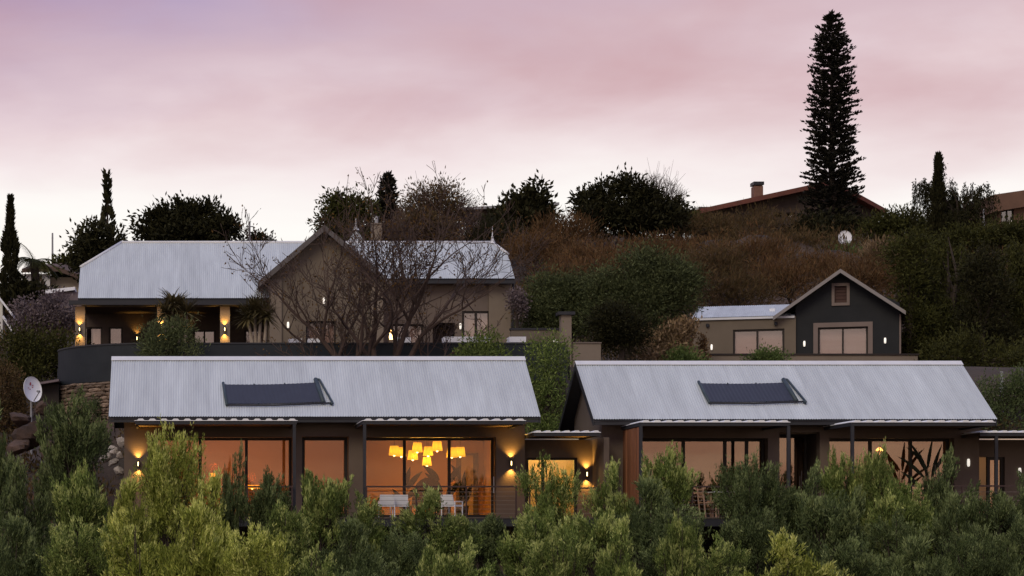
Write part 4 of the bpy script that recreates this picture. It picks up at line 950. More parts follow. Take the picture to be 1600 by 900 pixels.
hl = thing('white_house', 'white and cream house with brown tiled roof at the far left', 'house', (X(80, yl), yl, Z(470, yl)))
box('wall', M['whitewall'], hl, X(22, yl), X(78, yl), yl, yl + 5, Z(500, yl), Z(428, yl)); box('wall', M['creamwall'], hl, X(78, yl) + .01, X(128, yl), yl + .6, yl + 5, Z(500, yl), Z(431, yl))
MB().slab([Hz(34, 426, yl - .4), Hz(90, 424, yl - .4), Hz(134, 439, yl - .4), Hz(134, 433, yl - .4), Hz(88, 416, yl - .4), Hz(34, 420, yl - .4)], (0, 6, .9)).build('roof', M['tileroof'], hl)
n_ = 10; ar = [(X(60 + 9 * math.cos(a), yl), yl - .06, Z(452 - 17 * math.sin(a), yl)) for a in [math.pi * k / n_ for k in range(n_ + 1)]]
MB().tube(ar, .09, 6).build('arch', M['tileroof'], hl)
ow = thing('outbuilding', 'low mauve-walled outbuilding with white roof edge left of the main house', 'outbuilding', (X(98, 104), 104, Z(480, 104)))
box('wall', M['mauvewall'], ow, X(74, 104), X(128, 104), 104, 107, Z(520, 104), Z(456, 104)); MB().slab([Hz(71, 453, 103.8), Hz(117, 448, 103.8), Hz(117, 453, 103.8), Hz(71, 459, 103.8)], (0, 3.6, 0)).build('roof', M['dish'], ow)
eh = thing('white_gable_house', 'white gabled house cut by the left edge of the picture', 'house', (X(0, 96), 96, Z(520, 96)))
box('wall', M['whitewall'], eh, X(-60, 96), X(4, 96), 96, 100, Z(540, 96), Z(482, 96))
rw = MB().slab([Hz(-25, 432, 95.4), Hz(19, 489, 95.4), Hz(19, 494, 95.4), Hz(-25, 437, 95.4)], (0, 5, 0)).slab([Hz(-25, 432, 95.4), Hz(-70, 489, 95.4), Hz(-70, 494, 95.4), Hz(-25, 437, 95.4)], (0, 5, 0)).build('roof', M['dish'], eh)
MB().slab([Hz(-60, 482, 96), Hz(4, 482, 96), Hz(4, 474, 96), Hz(-25, 440, 96), Hz(-60, 482, 96)][:4], (0, .3, 0)).build('gable_wall', M['whitewall'], eh)
MB().tube([Hz(4, 494, 95.2), Hz(24, 524, 95.2)], .06, 6).build('stair_rail', M['dish'], eh)

# ------------------------------------------------------------------ dishes, poles, rocks
def dish(label, px, py, Y, r, yaw, tilt, base_z=None, red=False):
    c = P(px, py, Y); gz = Hs(c.x, c.y) if base_z is None else base_z
    t = thing('satellite_dish', label, 'satellite dish', (c.x, c.y, gz)); n_ = 28; mb = MB(); rings = []
    Rm = Matrix.Rotation(yaw, 3, 'Z') @ Matrix.Rotation(tilt, 3, 'X')
    for j in range(7):
        rr_ = r * j / 6
        for k in range(n_):
            a = 2 * math.pi * k / n_; v = Vector((rr_ * math.cos(a), .28 * (rr_ / r) ** 2 * r * -1, rr_ * math.sin(a) * 1.08)); mb.v.append(tuple(c + Rm @ v))
    for j in range(6):
        for k in range(n_): a = j * n_ + k; d = j * n_ + (k + 1) % n_; mb.f.append((a, d, d + n_, a + n_))
    b0 = mb.v[:]; mb2 = MB(); mb2.v = b0 + [tuple(Vector(v) + Rm @ Vector((0, .025, 0))) for v in b0]; q = len(b0); mb2.f = mb.f + [tuple(i + q for i in reversed(f)) for f in mb.f]
    e = 6 * n_
    for k in range(n_): mb2.f.append((e + (k + 1) % n_, e + k, e + k + q, e + (k + 1) % n_ + q))
    rf = mb2.build('reflector', M['dish'], t, True)
    tip = c + Rm @ Vector((0, -r * 1.05, -r * .35)); MB().tube([c + Rm @ Vector((0, -.26 * r, -r * .98)), tip], .018, 5).build('feed_arm', M['steel'], t); MB().tube([tip, tip + (c - tip).normalized() * .12], .04, 8).build('receiver', M['steel'], t)
    MB().tube([c + Rm @ Vector((0, .03, 0)), c + Vector((0, .25, -.15)), (c.x, c.y + .25, gz - .2)], .035, 8).build('mast', M['steel'], t)
    if red:     # red emblem blotch and lettering strokes near the upper middle
        for (u, w_, s, h_) in ((-.15, .35, .20, .20), (.14, .30, .13, .08), (.10, .18, .16, .05), (-.35, .10, .10, .06), (-.2, .02, .18, .04)):
            yy = lambda a, b: -.28 * ((a * a + b * b)) * r - .012
            MB().poly([c + Rm @ Vector((a * r, yy(a, b), b * r * 1.08)) for a, b in ((u, w_), (u + s, w_ - .03), (u + s * .9, w_ + h_), (u + s * .2, w_ + h_ * 1.1))]).build('emblem', M['dishred'], rf)
dish('white satellite dish with a red emblem left of the stone wall', 48, 609, 73.0, .40, R(46), R(-8), None, True)
dish('white satellite dish on the hillside below the tall pine', 1320, 372, 131, .40, R(-10), R(-10))
dk = thing('utility_shed', 'dark flat-topped shed between the satellite dish and stone wall', 'shed', (X(75, 79), 79, 4))
MB().slab([Hz(56, 598, 78.5), Hz(92, 592, 78.5), (X(92, 78.5), 81, Z(592, 78.5)), (X(56, 78.5), 81, Z(598, 78.5))], (0, 0, -.08)).build('roof', M['mauvewall'], dk); box('wall', M['mortar'], dk, X(62, 79), X(92, 79), 79, 80.5, 3.2, Z(600, 79))
def pole(label, px, py0, py1, Y, arm=0):
    t = thing('utility_pole', label, 'pole', (X(px, Y), Y, Hs(X(px, Y), Y))); MB().tube([(X(px, Y), Y, Hs(X(px, Y), Y) - .3), (X(px, Y), Y, Z(py0, Y))], [.09, .05], 6).build('mast', M['steel'], t)
    if arm: MB().tube([(X(px - arm, Y), Y, Z(py0 + 8, Y)), (X(px + arm, Y), Y, Z(py0 + 8, Y))], .03, 5).build('cross_arm', M['steel'], t)
pole('thin pole left of the main house roof', 82, 364, 400, 125, 1.5); pole('thin mast above the main house ridge', 390, 346, 375, 118, 6)
pole('street lamp post beside the brown skyline house', 1537, 327, 360, 136, 0); pole('thin white post behind the right cottage roof', 1565, 580, 600, 76, 0)
mesh_r = []
for k in range(4):
    # a lump cut by random flat faces, so that it breaks in edges
    rk = random.Random(40 + k); mb = MB(); n_ = 12; m_ = 8; pl = []
    for q in range(9):
        d = Vector((rk.gauss(0, 1), rk.gauss(0, 1), rk.gauss(0, .9))).normalized(); pl.append((d, rk.uniform(.50, .85)))
    for j in range(m_):
        ph = math.pi * (j + .3) / (m_ - .4)
        for i in range(n_):
            a = 2 * math.pi * i / n_; d = Vector((math.sin(ph) * math.cos(a), math.sin(ph) * math.sin(a), math.cos(ph))); r_ = 1.1
            for e, c in pl:
                x_ = d.dot(e)
                if x_ > .05: r_ = min(r_, c / x_)
            mb.v.append(tuple(d * r_ * rk.uniform(.985, 1.01)))
    for j in range(m_ - 1):
        for i in range(n_): a = j * n_ + i; c = j * n_ + (i + 1) % n_; mb.f.append((a, a + n_, c + n_, c))
    mb.f += [tuple(range(n_)), tuple(range(m_ * n_ - 1, (m_ - 1) * n_ - 1, -1))]; mesh_r.append(mb)
def boulder(label, px, py, Y, s, k, m, group):
    c = P(px, py, Y); o = link('boulder', mesh_r[k % 4].mesh('boulder', M[m])); o.location = c; o.scale = s; o.rotation_euler = (0, .2 * k, k * 1.1); tag(o, label, 'rock', group)
for i, (px, py, Y, s, lab) in enumerate([(30, 655, 71, (0.40, 0.36, 0.30), 'rust-brown boulder highest on the bank at the left'), (52, 680, 70.5, (.8, .6, .5), 'broad rust-brown boulder in the middle of the left bank'), (28, 700, 70, (0.50, 0.43, 0.36), 'rust-brown boulder low on the bank near the left edge'), (66, 640, 71.5, (0.36, 0.36, 0.25), 'rust-brown boulder just below the satellite dish'), (78, 705, 70, (0.43, 0.36, 0.36), 'rust-brown boulder beside the dark shrub on the left bank')]):
    boulder(lab, px, py, Y, s, i, 'rock', 'brown boulders on the left bank')
for i, (px, py, s, lab) in enumerate([(167, 715, .22, 'pale stone leftmost in the rubble beside the left cottage'), (178, 722, .20, 'pale stone at the middle of the rubble beside the left cottage'), (187, 712, .16, 'small pale stone against the left cottage wall'), (176, 703, .17, 'pale stone topmost in the rubble beside the left cottage'), (184, 735, .22, 'pale stone lowest in the rubble beside the left cottage'), (190, 690, .2, 'grey stone higher up in the corner by the left cottage')]):
    boulder(lab, px, py, 68.2, (s, s, s * .8), i + 1, 'palerock', 'pale rubble beside the left cottage')
# ------------------------------------------------------------------ vegetation
RG = np.random.default_rng(11)
def unit(v): return v / np.maximum(np.linalg.norm(v, axis=-1, keepdims=True), 1e-9)
def leaf_quads(c, d, L, w, rg=RG):
    """one pointed leaf (a bent diamond of four corners) per row of c along d"""
    n = len(c); d = unit(d); L = np.broadcast_to(L, n)[:, None] * rg.uniform(.7, 1.25, (n, 1)); w = np.broadcast_to(w, n)[:, None] * rg.uniform(.75, 1.25, (n, 1))
    s = unit(np.cross(d, rg.normal(size=(n, 3)))); v = np.empty((n, 4, 3))
    v[:, 0] = c; v[:, 1] = c + d * L * .45 + s * w * .5; v[:, 2] = c + d * L; v[:, 3] = c + d * L * .45 - s * w * .5
    return v.reshape(-1, 3)
def leaf_mesh(name, v, m): return fastmesh(name, v, np.arange(len(v)).reshape(-1, 4), m)
def blob_points(blobs, n, rg, shell=.35):
    """points inside ellipsoids (cx,cy,cz,rx,ry,rz), denser towards their surface"""
    b = np.array(blobs, float); wgt = (b[:, 3] * b[:, 4] * b[:, 5]) ** (2 / 3); k = rg.choice(len(b), n, p=wgt / wgt.sum())
    d = unit(rg.normal(size=(n, 3))); r = rg.uniform(0, 1, (n, 1)) ** shell * (1 + .10 * rg.normal(size=(n, 1)))
    return b[k, :3] + d * r * b[k, 3:], d
def crown(blobs, nclump, per, cr, L, w, m, seed=1, up=.3, shell=.35, name='foliage', flat=1.0):
    rg = np.random.default_rng(seed); c, out = blob_points(blobs, nclump, rg, shell)
    cc = np.repeat(c, per, 0); oo = np.repeat(out, per, 0)
    off = rg.normal(size=cc.shape) * cr; off[:, 2] *= flat
    d = oo * .6 + unit(off) * .5 + rg.normal(size=cc.shape) * .55 + np.array([0, 0, up])
    return leaf_mesh(name, leaf_quads(cc + off, d, L, w, rg), m), c
def limb_mesh(base, trunk_top, targets, r0, rg, name='trunk', m='bark', n=7, fork=.55):
    """tapered trunk that splits into limbs reaching the targets"""
    mb = MB(); base = Vector(base); top = Vector(trunk_top)
    mid = base.lerp(top, .5) + Vector((rg.uniform(-.1, .1), rg.uniform(-.1, .1), 0)) * (top - base).length
    mb.tube([base - Vector((0, 0, .4)), base, mid, top], [r0 * 1.3, r0 * 1.1, r0 * .85, r0 * .65], n)
    for q in targets:
        q = Vector(q); st = mid.lerp(top, rg.uniform(.1, 1)); md = st.lerp(q, .5) + Vector((rg.uniform(-.12, .12), rg.uniform(-.12, .12), rg.uniform(0, .15))) * (q - st).length
        mb.tube([st, md, q], [r0 * .48, r0 * .28, r0 * .06], 5)
    return mb.mesh(name, M[m])
def tree(name, label, base, blobs, mat_, r0=.18, clumps=260, per=26, cr=.28, L=.22, w=.09, seed=1, cat='tree', up=.3, top=None, group=None, shell=.35, bark='bark', limbs=14):
    """blobs in world coordinates; base is the foot of the trunk"""
    b = Vector(base); t = thing(name, label, cat, b, group); bl = [(x - b.x, y - b.y, z - b.z, a, c, e) for x, y, z, a, c, e in blobs]
    rgb = np.random.default_rng(seed + 77)
    for q in list(bl):
        for k in range(6):
            d = unit(rgb.normal(size=3)); d[2] = abs(d[2]) * .9 - .15; f_ = rgb.uniform(.20, .38); e_ = rgb.uniform(.85, 1.22); bl.append((q[0] + d[0] * q[3] * e_, q[1] + d[1] * q[4] * e_, q[2] + d[2] * q[5] * e_, q[3] * f_, q[4] * f_, q[5] * f_))
    bl = [(q[0], q[1], q[2], q[3] * .93, q[4] * .93, q[5] * .93) for q in bl]; me, cl = crown(bl, int(clumps * .85), per, cr, L, w, M[mat_], seed, up, shell); link('crown' if cat == 'tree' else 'foliage', me, t)
    rg = np.random.default_rng(seed + 500); z0 = min(q[2] - q[5] * .6 for q in bl)
    tp = top or (np.mean([q[0] for q in bl]) * .5, np.mean([q[1] for q in bl]) * .5, max(.3, np.mean([q[2] for q in bl]) * .8))
    tg = [c * .92 + np.array(tp) * .08 for c in cl[rg.choice(len(cl), min(limbs, len(cl)), False)]]
    link('trunk' if cat == 'tree' else 'stem', limb_mesh((0, 0, 0), tp, tg, r0, rg, m=bark), t)
    return t
def pxblobs(lst, Y, dep=.8):
    """ellipses (px, py, rx, ry) of the outline at distance Y, given a depth of their own"""
    s = Y / FPX; return [(X(x, Y), Y + dy * s * a, Z(y, Y), a * s, a * s * dep, b_ * s) for x, y, a, b_, dy in [(q + (0,))[:5] for q in lst]]
def ground_pt(px, Y): x = X(px, Y); return (x, Y, Hs(x, Y))

# --- foreground: olive-like shrubs. Six plants are grown, the rest are copies of them
def grow_shrub(seed, h=3.2, r=1.25, shoots=800, per=34, L=.10, w=.030):
    rg = np.random.default_rng(seed); t = thing('olive_shrub', '', 'shrub', (0, 0, 0), 'olive shrubs in the foreground')
    # several upright masses make an uneven outline
    nb = 10; blobs = []
    for k in range(nb):
        a = 2 * math.pi * k / nb * 2.4 + rg.uniform(-.5, .5); rr = r * (rg.uniform(.0, .2) if k < 2 else rg.uniform(.35, .66))
        hh = h * (1 - .05 * k if k < 2 else rg.uniform(.64, .94)); rad = r * rg.uniform(.28, .46); cz = hh - rad * 1.0
        blobs.append((math.cos(a) * rr, math.sin(a) * rr, cz, rad, rad, rad * 1.15))
    blobs.append((0, 0, h * .42, r * .78, r * .78, h * .34)); blobs.append((0, 0, h * .16, r * .8, r * .8, h * .2))
    tuft, outt = blob_points(blobs, shoots // 8, rg, .36)
    c = np.repeat(tuft, 8, 0) + rg.normal(size=(len(tuft) * 8, 3)) * np.array([.12, .12, .10]); out = np.repeat(outt, 8, 0); shoots = len(c)
    c[:, 2] = np.maximum(c[:, 2], .05)
    ln = rg.uniform(.22, .50, shoots) * (1 + .7 * (rg.uniform(size=shoots) > .90))
    ax = unit(out * np.array([.6, .6, .35]) + np.array([0, 0, .95]) + rg.normal(size=(shoots, 3)) * .22)
    tt = rg.uniform(0, 1, (shoots, per)) ** .85; pos = c[:, None] + ax[:, None] * (tt * ln[:, None])[..., None] - ax[:, None] * (ln * .55)[:, None, None]
    pos = pos + (.07 * (1 - .75 * tt))[..., None] * rg.normal(size=(shoots, per, 3))
    d = ax[:, None] * (.75 + .7 * tt[..., None]) + unit(rg.normal(size=(shoots, per, 3))) * .75
    v = leaf_quads(pos.reshape(-1, 3), d.reshape(-1, 3), L, w, rg)
    fm = leaf_mesh('foliage', v, M['olive_g']); fm.materials.append(M['tips_g'])
    lively = np.repeat(rg.uniform(size=len(tuft)) < .55, 8)          # tufts that have put out young leaves
    young = (tt + rg.normal(size=tt.shape) * .12 > .62) & lively[:, None]
    fm.polygons.foreach_set('material_index', young.ravel().astype(np.int32)); link('foliage', fm, t)
    mb = MB()
    for k in range(7):
        q = blobs[k]; e = Vector(q[:3]) + Vector((0, 0, q[5] * .5)); s0 = Vector((rg.uniform(-.08, .08), rg.uniform(-.08, .08), -.3)); md = s0.lerp(e, .5) + Vector((rg.uniform(-.12, .12), rg.uniform(-.12, .12), .15))
        mb.tube([s0, md, e], [.045, .03, .012], 5)
    for k in rg.choice(shoots, 160, False):
        e = Vector(c[k]); q = Vector(blobs[rg.integers(0, 6)][:3]) * .6; s0 = Vector((q.x, q.y, max(.2, e.z * .6))); mb.tube([s0, e], [.014, .004], 3, False)
    link('stem', mb.mesh('stem', M['bark']), t)
    return t
protos = [grow_shrub(100 + k, 3.2, [1.15, 1.3, 1.2, 1.05, 1.35, 1.2, 1.1, 1.25][k], [800, 640, 900, 560, 760, 680, 840, 600][k], 34, [.10, .12, .085, .11, .095, .13, .09, .105][k], [.030, .034, .026, .028, .032, .030, .028, .036][k]) for k in range(8)]
# centre, top, half width in the photograph's sight lines; distance; colour; label
SH = [
 (112, 632, 62, 61.5, 'd', 'tall dark shrub in front of the stone wall at the left'),
 (-8, 650, 34, 60.5, 'd', 'dark shrub cut by the left edge below the boulders'),
 (266, 688, 52, 58.0, 'y', 'tall yellow-green shrub covering the left part of the leftmost glass doors'),
 (362, 700, 26, 60.5, 'd', 'slim dark shrub rising before the second leftmost glass panel'),
 (418, 738, 42, 60.0, 'd', 'dark shrub before the right panel of the leftmost glass doors'),
 (505, 748, 46, 59.0, 'g', 'green shrub below the single narrow window of the left cottage'),
 (572, 778, 44, 59.5, 'g', 'green shrub below the post left of the dining room'),
 (678, 776, 72, 59.0, 'g', 'broad green shrub below the middle of the lit dining room'),
 (760, 812, 40, 60.5, 'd', 'low dark shrub below the right edge of the dining room'),
 (854, 724, 54, 60.0, 'g', 'tall green shrub hiding the lit link entrance door'),
 (960, 738, 46, 59.5, 'g', 'green shrub before the left wall of the right cottage'),
 (1036, 712, 46, 60.0, 'g', 'tall pointed green shrub beside the timber screen'),
 (1010, 760, 60, 58.0, 'd', 'dark rounded shrub just below the pointed one by the timber screen'),
 (1175, 732, 58, 60.0, 'd', 'dark shrub before the right end of the first right-cottage doors'),
 (1248, 728, 46, 60.5, 'd', 'dark shrub before the shadowed doorway of the right cottage'),
 (1322, 706, 34, 61.0, 'g', 'slim green shrub against the awning post of the right cottage'),
 (1368, 716, 40, 60.5, 'g', 'green shrub left of the hanging lamp glow in the right cottage'),
 (1462, 708, 50, 60.0, 'd', 'tall dark shrub before the added palm at the right cottage'),
 (1410, 752, 50, 58.5, 'g', 'green shrub between the two tall ones before the right cottage'),
 (1545, 778, 52, 59.0, 'd', 'dark shrub before the annex railing'),
 (1606, 748, 40, 60.0, 'd', 'dark shrub cut by the right edge before the annex'),
 (30, 735, 60, 57.0, 'd', 'dark shrub at the left edge below the boulders, second row'),
 (132, 742, 60, 56.0, 'g', 'green shrub before the tall dark one, left of the lit wall light'),
 (205, 762, 50, 55.0, 'y', 'yellow-green shrub just left of the tallest yellow one'),
 (330, 758, 66, 54.0, 'y', 'bright yellow-green shrub below the glowing table lamp'),
 (440, 800, 58, 54.0, 'g', 'green shrub in the second row below the leftmost doors'),
 (545, 822, 56, 53.0, 'd', 'dark shrub in the second row left of the dining room'),
 (630, 838, 54, 54.0, 'd', 'dark shrub in the second row below the white chairs'),
 (712, 846, 56, 52.0, 'g', 'green shrub in the second row below the dining room'),
 (836, 800, 58, 54.0, 'g', 'green shrub in the second row before the link entrance'),
 (925, 806, 58, 53.0, 'g', 'green shrub in the second row left of the timber screen'),
 (1060, 790, 66, 55.0, 'd', 'dark shrub in the second row below the wooden chair'),
 (1180, 790, 66, 55.0, 'd', 'dark shrub in the second row below the shadowed doorway'),
 (1300, 776, 66, 55.0, 'd', 'dark shrub in the second row left of centre of the right end doors'),
 (1400, 806, 60, 54.0, 'd', 'dark shrub in the second row below the right end doors'),
 (1490, 786, 62, 54.5, 'd', 'dark shrub in the second row below the right end wall light'),
 (1590, 816, 56, 53.0, 'd', 'dark shrub in the second row at the right edge'),
 (20, 820, 66, 49.0, 'd', 'dark shrub at the bottom left corner'),
 (120, 828, 66, 48.0, 'g', 'green shrub at the bottom, second from the left corner'),
 (215, 812, 66, 47.0, 'y', 'yellow-green shrub at the bottom below the leftmost wall light'),
 (300, 800, 70, 46.5, 'y', 'bright yellow-green shrub at the bottom below the table lamp glow'),
 (395, 840, 64, 46.0, 'y', 'yellow-green shrub at the bottom right of the brightest ones'),
 (490, 858, 60, 47.0, 'g', 'green shrub at the bottom below the narrow window'),
 (590, 872, 60, 47.0, 'd', 'dark shrub at the bottom left of the dining room'),
 (690, 866, 60, 46.0, 'g', 'green shrub at the bottom below the dining room middle'),
 (880, 838, 70, 47.0, 'g', 'green shrub at the bottom below the link entrance'),
 (970, 828, 56, 48.0, 'g', 'green shrub at the bottom left of the timber screen'),
 (1062, 822, 44, 47.0, 'g', 'pointed green shrub at the bottom below the wooden chair'),
 (1130, 846, 56, 47.0, 'g', 'green shrub at the bottom right of the wooden chair'),
 (1222, 852, 110, 43.0, 'y', 'pale yellow-green sprigs at the bottom below the shadowed doorway'),
 (1320, 850, 62, 46.5, 'd', 'dark shrub at the bottom below the awning post of the right cottage'),
 (1430, 850, 64, 46.0, 'd', 'dark shrub at the bottom below the right end doors'),
 (1530, 842, 62, 47.0, 'd', 'dark shrub at the bottom near the right corner'),
 (1610, 860, 50, 46.0, 'd', 'dark shrub at the bottom right corner'),
]
used = set(); rs = random.Random(3)
for i, (px, py, hw, Y, cm, lab) in enumerate(SH):
    k = (i * 5 + i // 8) % 8; pr = protos[k]; x = X(px, Y); gz = Hs(x, Y) - .1; ht = Z(py, Y) - gz
    t = pr if k not in used else copy_tree(pr); used.add(k)
    t.location = (x, Y, gz); sx = hw / FPX * Y / (1.12 if Y > 57 else 1.3); t.scale = (sx, sx * rs.uniform(.85, 1.1), ht / 3.12); t.rotation_euler = (0, 0, rs.uniform(0, 6.28)); t['label'] = lab
    for ch_ in t.children:
        if ch_.name.startswith('foliage'): 
            for sl_, nm_ in ((0, 'olive_'), (1, 'tips_')): ch_.material_slots[sl_].link = 'OBJECT'; ch_.material_slots[sl_].material = M[nm_ + cm]

# --- shrubs between and behind the cottages
tree('garden_shrub', 'tall yellow-green shrub growing between the two cottage roofs', ground_pt(850, 73.6), pxblobs([(850, 560, 36, 34), (835, 600, 26, 40), (868, 610, 26, 46), (850, 650, 40, 40), (845, 690, 40, 40)], 73.6), 'olive_g', .07, 330, 30, .16, .13, .04, 21, 'shrub', .6)
tree('garden_shrub', 'green shrub rising over the left cottage ridge below the right wing', ground_pt(748, 75.2), pxblobs([(748, 540, 26, 20), (735, 562, 34, 22), (765, 566, 30, 26), (750, 600, 40, 30)], 75.2), 'olive_g', .06, 240, 30, .15, .13, .04, 22, 'shrub', .6)
tree('garden_shrub', 'dark green bushy shrub in front of the terrace wall below the yucca', ground_pt(262, 76.0), pxblobs([(252, 528, 24, 22), (275, 520, 24, 20), (262, 550, 42, 26), (262, 590, 44, 26)], 76.0), 'tree_g', .07, 300, 32, .15, .15, .035, 23, 'shrub', .7)
tree('garden_shrub', 'small lime-green shrub beside the dried golden bush', ground_pt(1072, 83), pxblobs([(1072, 560, 20, 14), (1060, 570, 22, 14), (1086, 570, 20, 14)], 83), 'lime', .04, 120, 26, .13, .13, .05, 24, 'shrub', .6)
tree('garden_shrub', 'small green shrub before the window of the flat taupe wing', ground_pt(1198, 84.5), pxblobs([(1200, 556, 16, 12), (1190, 566, 24, 14), (1212, 566, 20, 12)], 84.5), 'lime', .04, 100, 26, .12, .13, .05, 25, 'shrub', .6)
tree('garden_shrub', 'dried golden bush below the large green trees', ground_pt(1045, 84), pxblobs([(1015, 535, 22, 20), (1048, 528, 24, 24), (1075, 520, 16, 18), (1040, 560, 44, 24)], 84), 'gold', .06, 240, 30, .16, .16, .07, 26, 'shrub', .5)
tree('garden_shrub', 'dark cone-shaped shrub before the flat taupe wing', ground_pt(1098, 84.8), pxblobs([(1098, 545, 6, 22), (1098, 565, 8, 14)], 84.8), 'rust', .03, 70, 20, .07, .1, .04, 27, 'shrub', .8)
tree('garden_shrub', 'olive-green bush on the left bank beside the curved wall', ground_pt(40, 85), pxblobs([(30, 540, 36, 30), (75, 545, 40, 32), (60, 575, 50, 28)], 85), 'tree_ol', .08, 320, 28, .22, .16, .06, 28, 'shrub', .5)
tree('garden_shrub', 'mauve-grey flowering bush left of the main house', ground_pt(75, 92), pxblobs([(50, 488, 26, 18), (85, 484, 26, 18), (70, 505, 44, 18)], 92), 'mauve', .06, 220, 26, .2, .15, .07, 29, 'shrub', .3)
tree('garden_shrub', 'dark bush low on the left bank behind the satellite dish', ground_pt(15, 79), pxblobs([(5, 610, 30, 34), (18, 650, 26, 30)], 79), 'dull', .06, 200, 26, .18, .14, .05, 30, 'shrub', .4)
tree('garden_shrub', 'mauve shrub at the corner of the right wing', ground_pt(808, 86), pxblobs([(806, 468, 10, 12), (812, 482, 10, 12)], 86), 'mauve', .04, 60, 22, .12, .12, .06, 31, 'shrub', .3)
tree('creeper', 'small green creeper hanging down the stone wall', ground_pt(158, 74.8), pxblobs([(155, 670, 6, 26), (162, 700, 9, 24), (150, 640, 5, 16)], 74.8, 1), 'tree_g', .02, 70, 22, .07, .09, .05, 32, 'plant', -.2)

# --- yuccas in front of the veranda
def yucca(label, stems, Y, seed):
    rg = random.Random(seed); x0 = sum(s[0] for s in stems) / len(stems); t = thing('yucca_tree', label, 'tree', ground_pt(x0, Y)); b = org(t)
    for bx, tx_, ty, rad in stems:
        base = Vector((X(bx, Y), Y, b.z - .1)); top = P(tx_, ty, Y) + Vector((0, rg.uniform(-.25, .25), 0)); MB().tube([base, base.lerp(top, .5) + Vector((rg.uniform(-.06, .06), 0, 0)), top], [.085, .065, .05], 7).build('trunk', M['bark_pale'], t, True)
        mb = MB()
        for k in range(130):
            a = rg.uniform(0, 6.283); el = rg.uniform(-.8, 1.1); d = Vector((math.cos(a) * math.cos(el), math.sin(a) * math.cos(el), math.sin(el))); blade(mb, top + d * .05, d, rg.uniform(.5, .95) * rad, .06, .45, 3)
        mb.build('leaf_rosette', M['yucca'], t)
yucca('pale-stemmed yucca tree before the middle veranda column', [(263, 258, 490, .85), (281, 276, 480, .9), (286, 292, 488, .85), (272, 268, 474, .8)], 78.6, 1)
yucca('pale-stemmed yucca tree between the veranda and the gabled centre', [(398, 388, 494, .9), (402, 408, 486, .9), (413, 416, 494, .85), (400, 398, 482, .8)], 78.6, 2)

# --- bare tree before the main house
def bare_tree(name, label, base, stems, r0, depth, seed, leafmat_=None, nleaf=0, matb='barkred', spread=.62, ratio=.70, droop=0.0, leafL=.12, twig=.006, part='crown', nch=(2, 4)):
    rg = random.Random(seed); b = Vector(base); t = thing(name, label, 'tree', b); trunk = MB(); twigs = MB(); tips = []
    def grow(mb, p, d, L, r, k):
        n = 4 if k > 2 else 3; pts = [p]; rad = [r]; dd = d.copy()
        for i in range(n):
            dd = (dd + Vector((rg.gauss(0, .16), rg.gauss(0, .16), rg.gauss(.03 - droop, .10)))).normalized(); p = p + dd * (L / n); pts.append(p.copy()); rad.append(max(twig, r * (1 - .45 * (i + 1) / n)))
        mb.tube(pts, rad, 6 if k >= depth - 1 else 4 if k > 1 else 3, False)
        if k == 0: tips.append(p); return
        for j in range(rg.randint(*nch) if k < depth else 3):
            i = rg.randint(max(1, n - 3), n); q = pts[i]; s = Vector((rg.gauss(0, 1), rg.gauss(0, 1), rg.gauss(.2, .7))).normalized(); nd = (dd * (1 - spread) + s * spread + Vector((0, 0, .12))).normalized()
            grow(twigs, q, nd, L * ratio * rg.uniform(.75, 1.2), rad[i] * .72, k - 1)
        grow(twigs if k < depth else mb, p, dd, L * ratio, rad[-1] * .85, k - 1)
    for d, L in stems: grow(trunk, Vector((0, 0, -.3)), Vector(d).normalized(), L, r0, depth)
    link('trunk', trunk.mesh('trunk', M[matb]), t); link(part, twigs.mesh(part, M[matb]), t)
    if nleaf:
        g = np.random.default_rng(seed); tp = np.array([tuple(q) for q in tips]); c = tp[g.integers(0, len(tp), nleaf)] + g.normal(size=(nleaf, 3)) * .1
        link('leaves', leaf_mesh('leaves', leaf_quads(c, g.normal(size=(nleaf, 3)) - np.array([0, 0, .3]), leafL, leafL * .55, g), M[leafmat_]), t)
    return t
bt = ground_pt(592, 76.3)
bare_tree('bare_tree', 'large bare tree with a few orange leaves before the main house', bt,
          [((-.32, .05, .95), 3.3), ((-.05, -.1, 1), 3.3), ((.30, .1, 1), 3.5), ((.62, 0, .8), 3.2), ((-.55, .1, .85), 2.9)], .145, 5, 5, 'autumn', 2600, matb='barkred', spread=.50, ratio=.66, leafL=.10, twig=.009, nch=(2, 3))

# --- trees around the gabled house and the large green pair
def gz(px, Y): return ground_pt(px, Y)
tree('leafy_tree', 'large dark green tree with rounded crown left of the flat taupe wing', gz(985, 85), pxblobs([(1008, 418, 36, 28), (1056, 450, 36, 34), (1030, 440, 44, 36), (955, 452, 40, 34), (1000, 470, 60, 38), (1062, 478, 24, 18), (945, 495, 36, 30), (1000, 515, 44, 26)], 85, .9), 'tree_g', .22, 640, 80, .24, .15, .042, 41, top=(0, 0, 2.2), limbs=24)
tree('leafy_tree', 'grey-green rounded tree between the right wing and the larger green tree', gz(880, 87), pxblobs([(852, 450, 24, 22), (890, 462, 30, 28), (838, 482, 22, 20), (872, 490, 44, 28), (908, 500, 30, 26), (860, 515, 34, 18)], 87, .9), 'tree_g', .16, 400, 76, .22, .15, .042, 42, top=(0, 0, 1.8), limbs=18)
tree('leafy_tree', 'dark tree with two trunks right of the low garden wall', gz(968, 82), pxblobs([(955, 528, 24, 24), (985, 526, 24, 24), (968, 508, 40, 26)], 82, .9), 'tree_k', .12, 300, 40, .2, .14, .045, 43, top=(0, 0, 1.4))
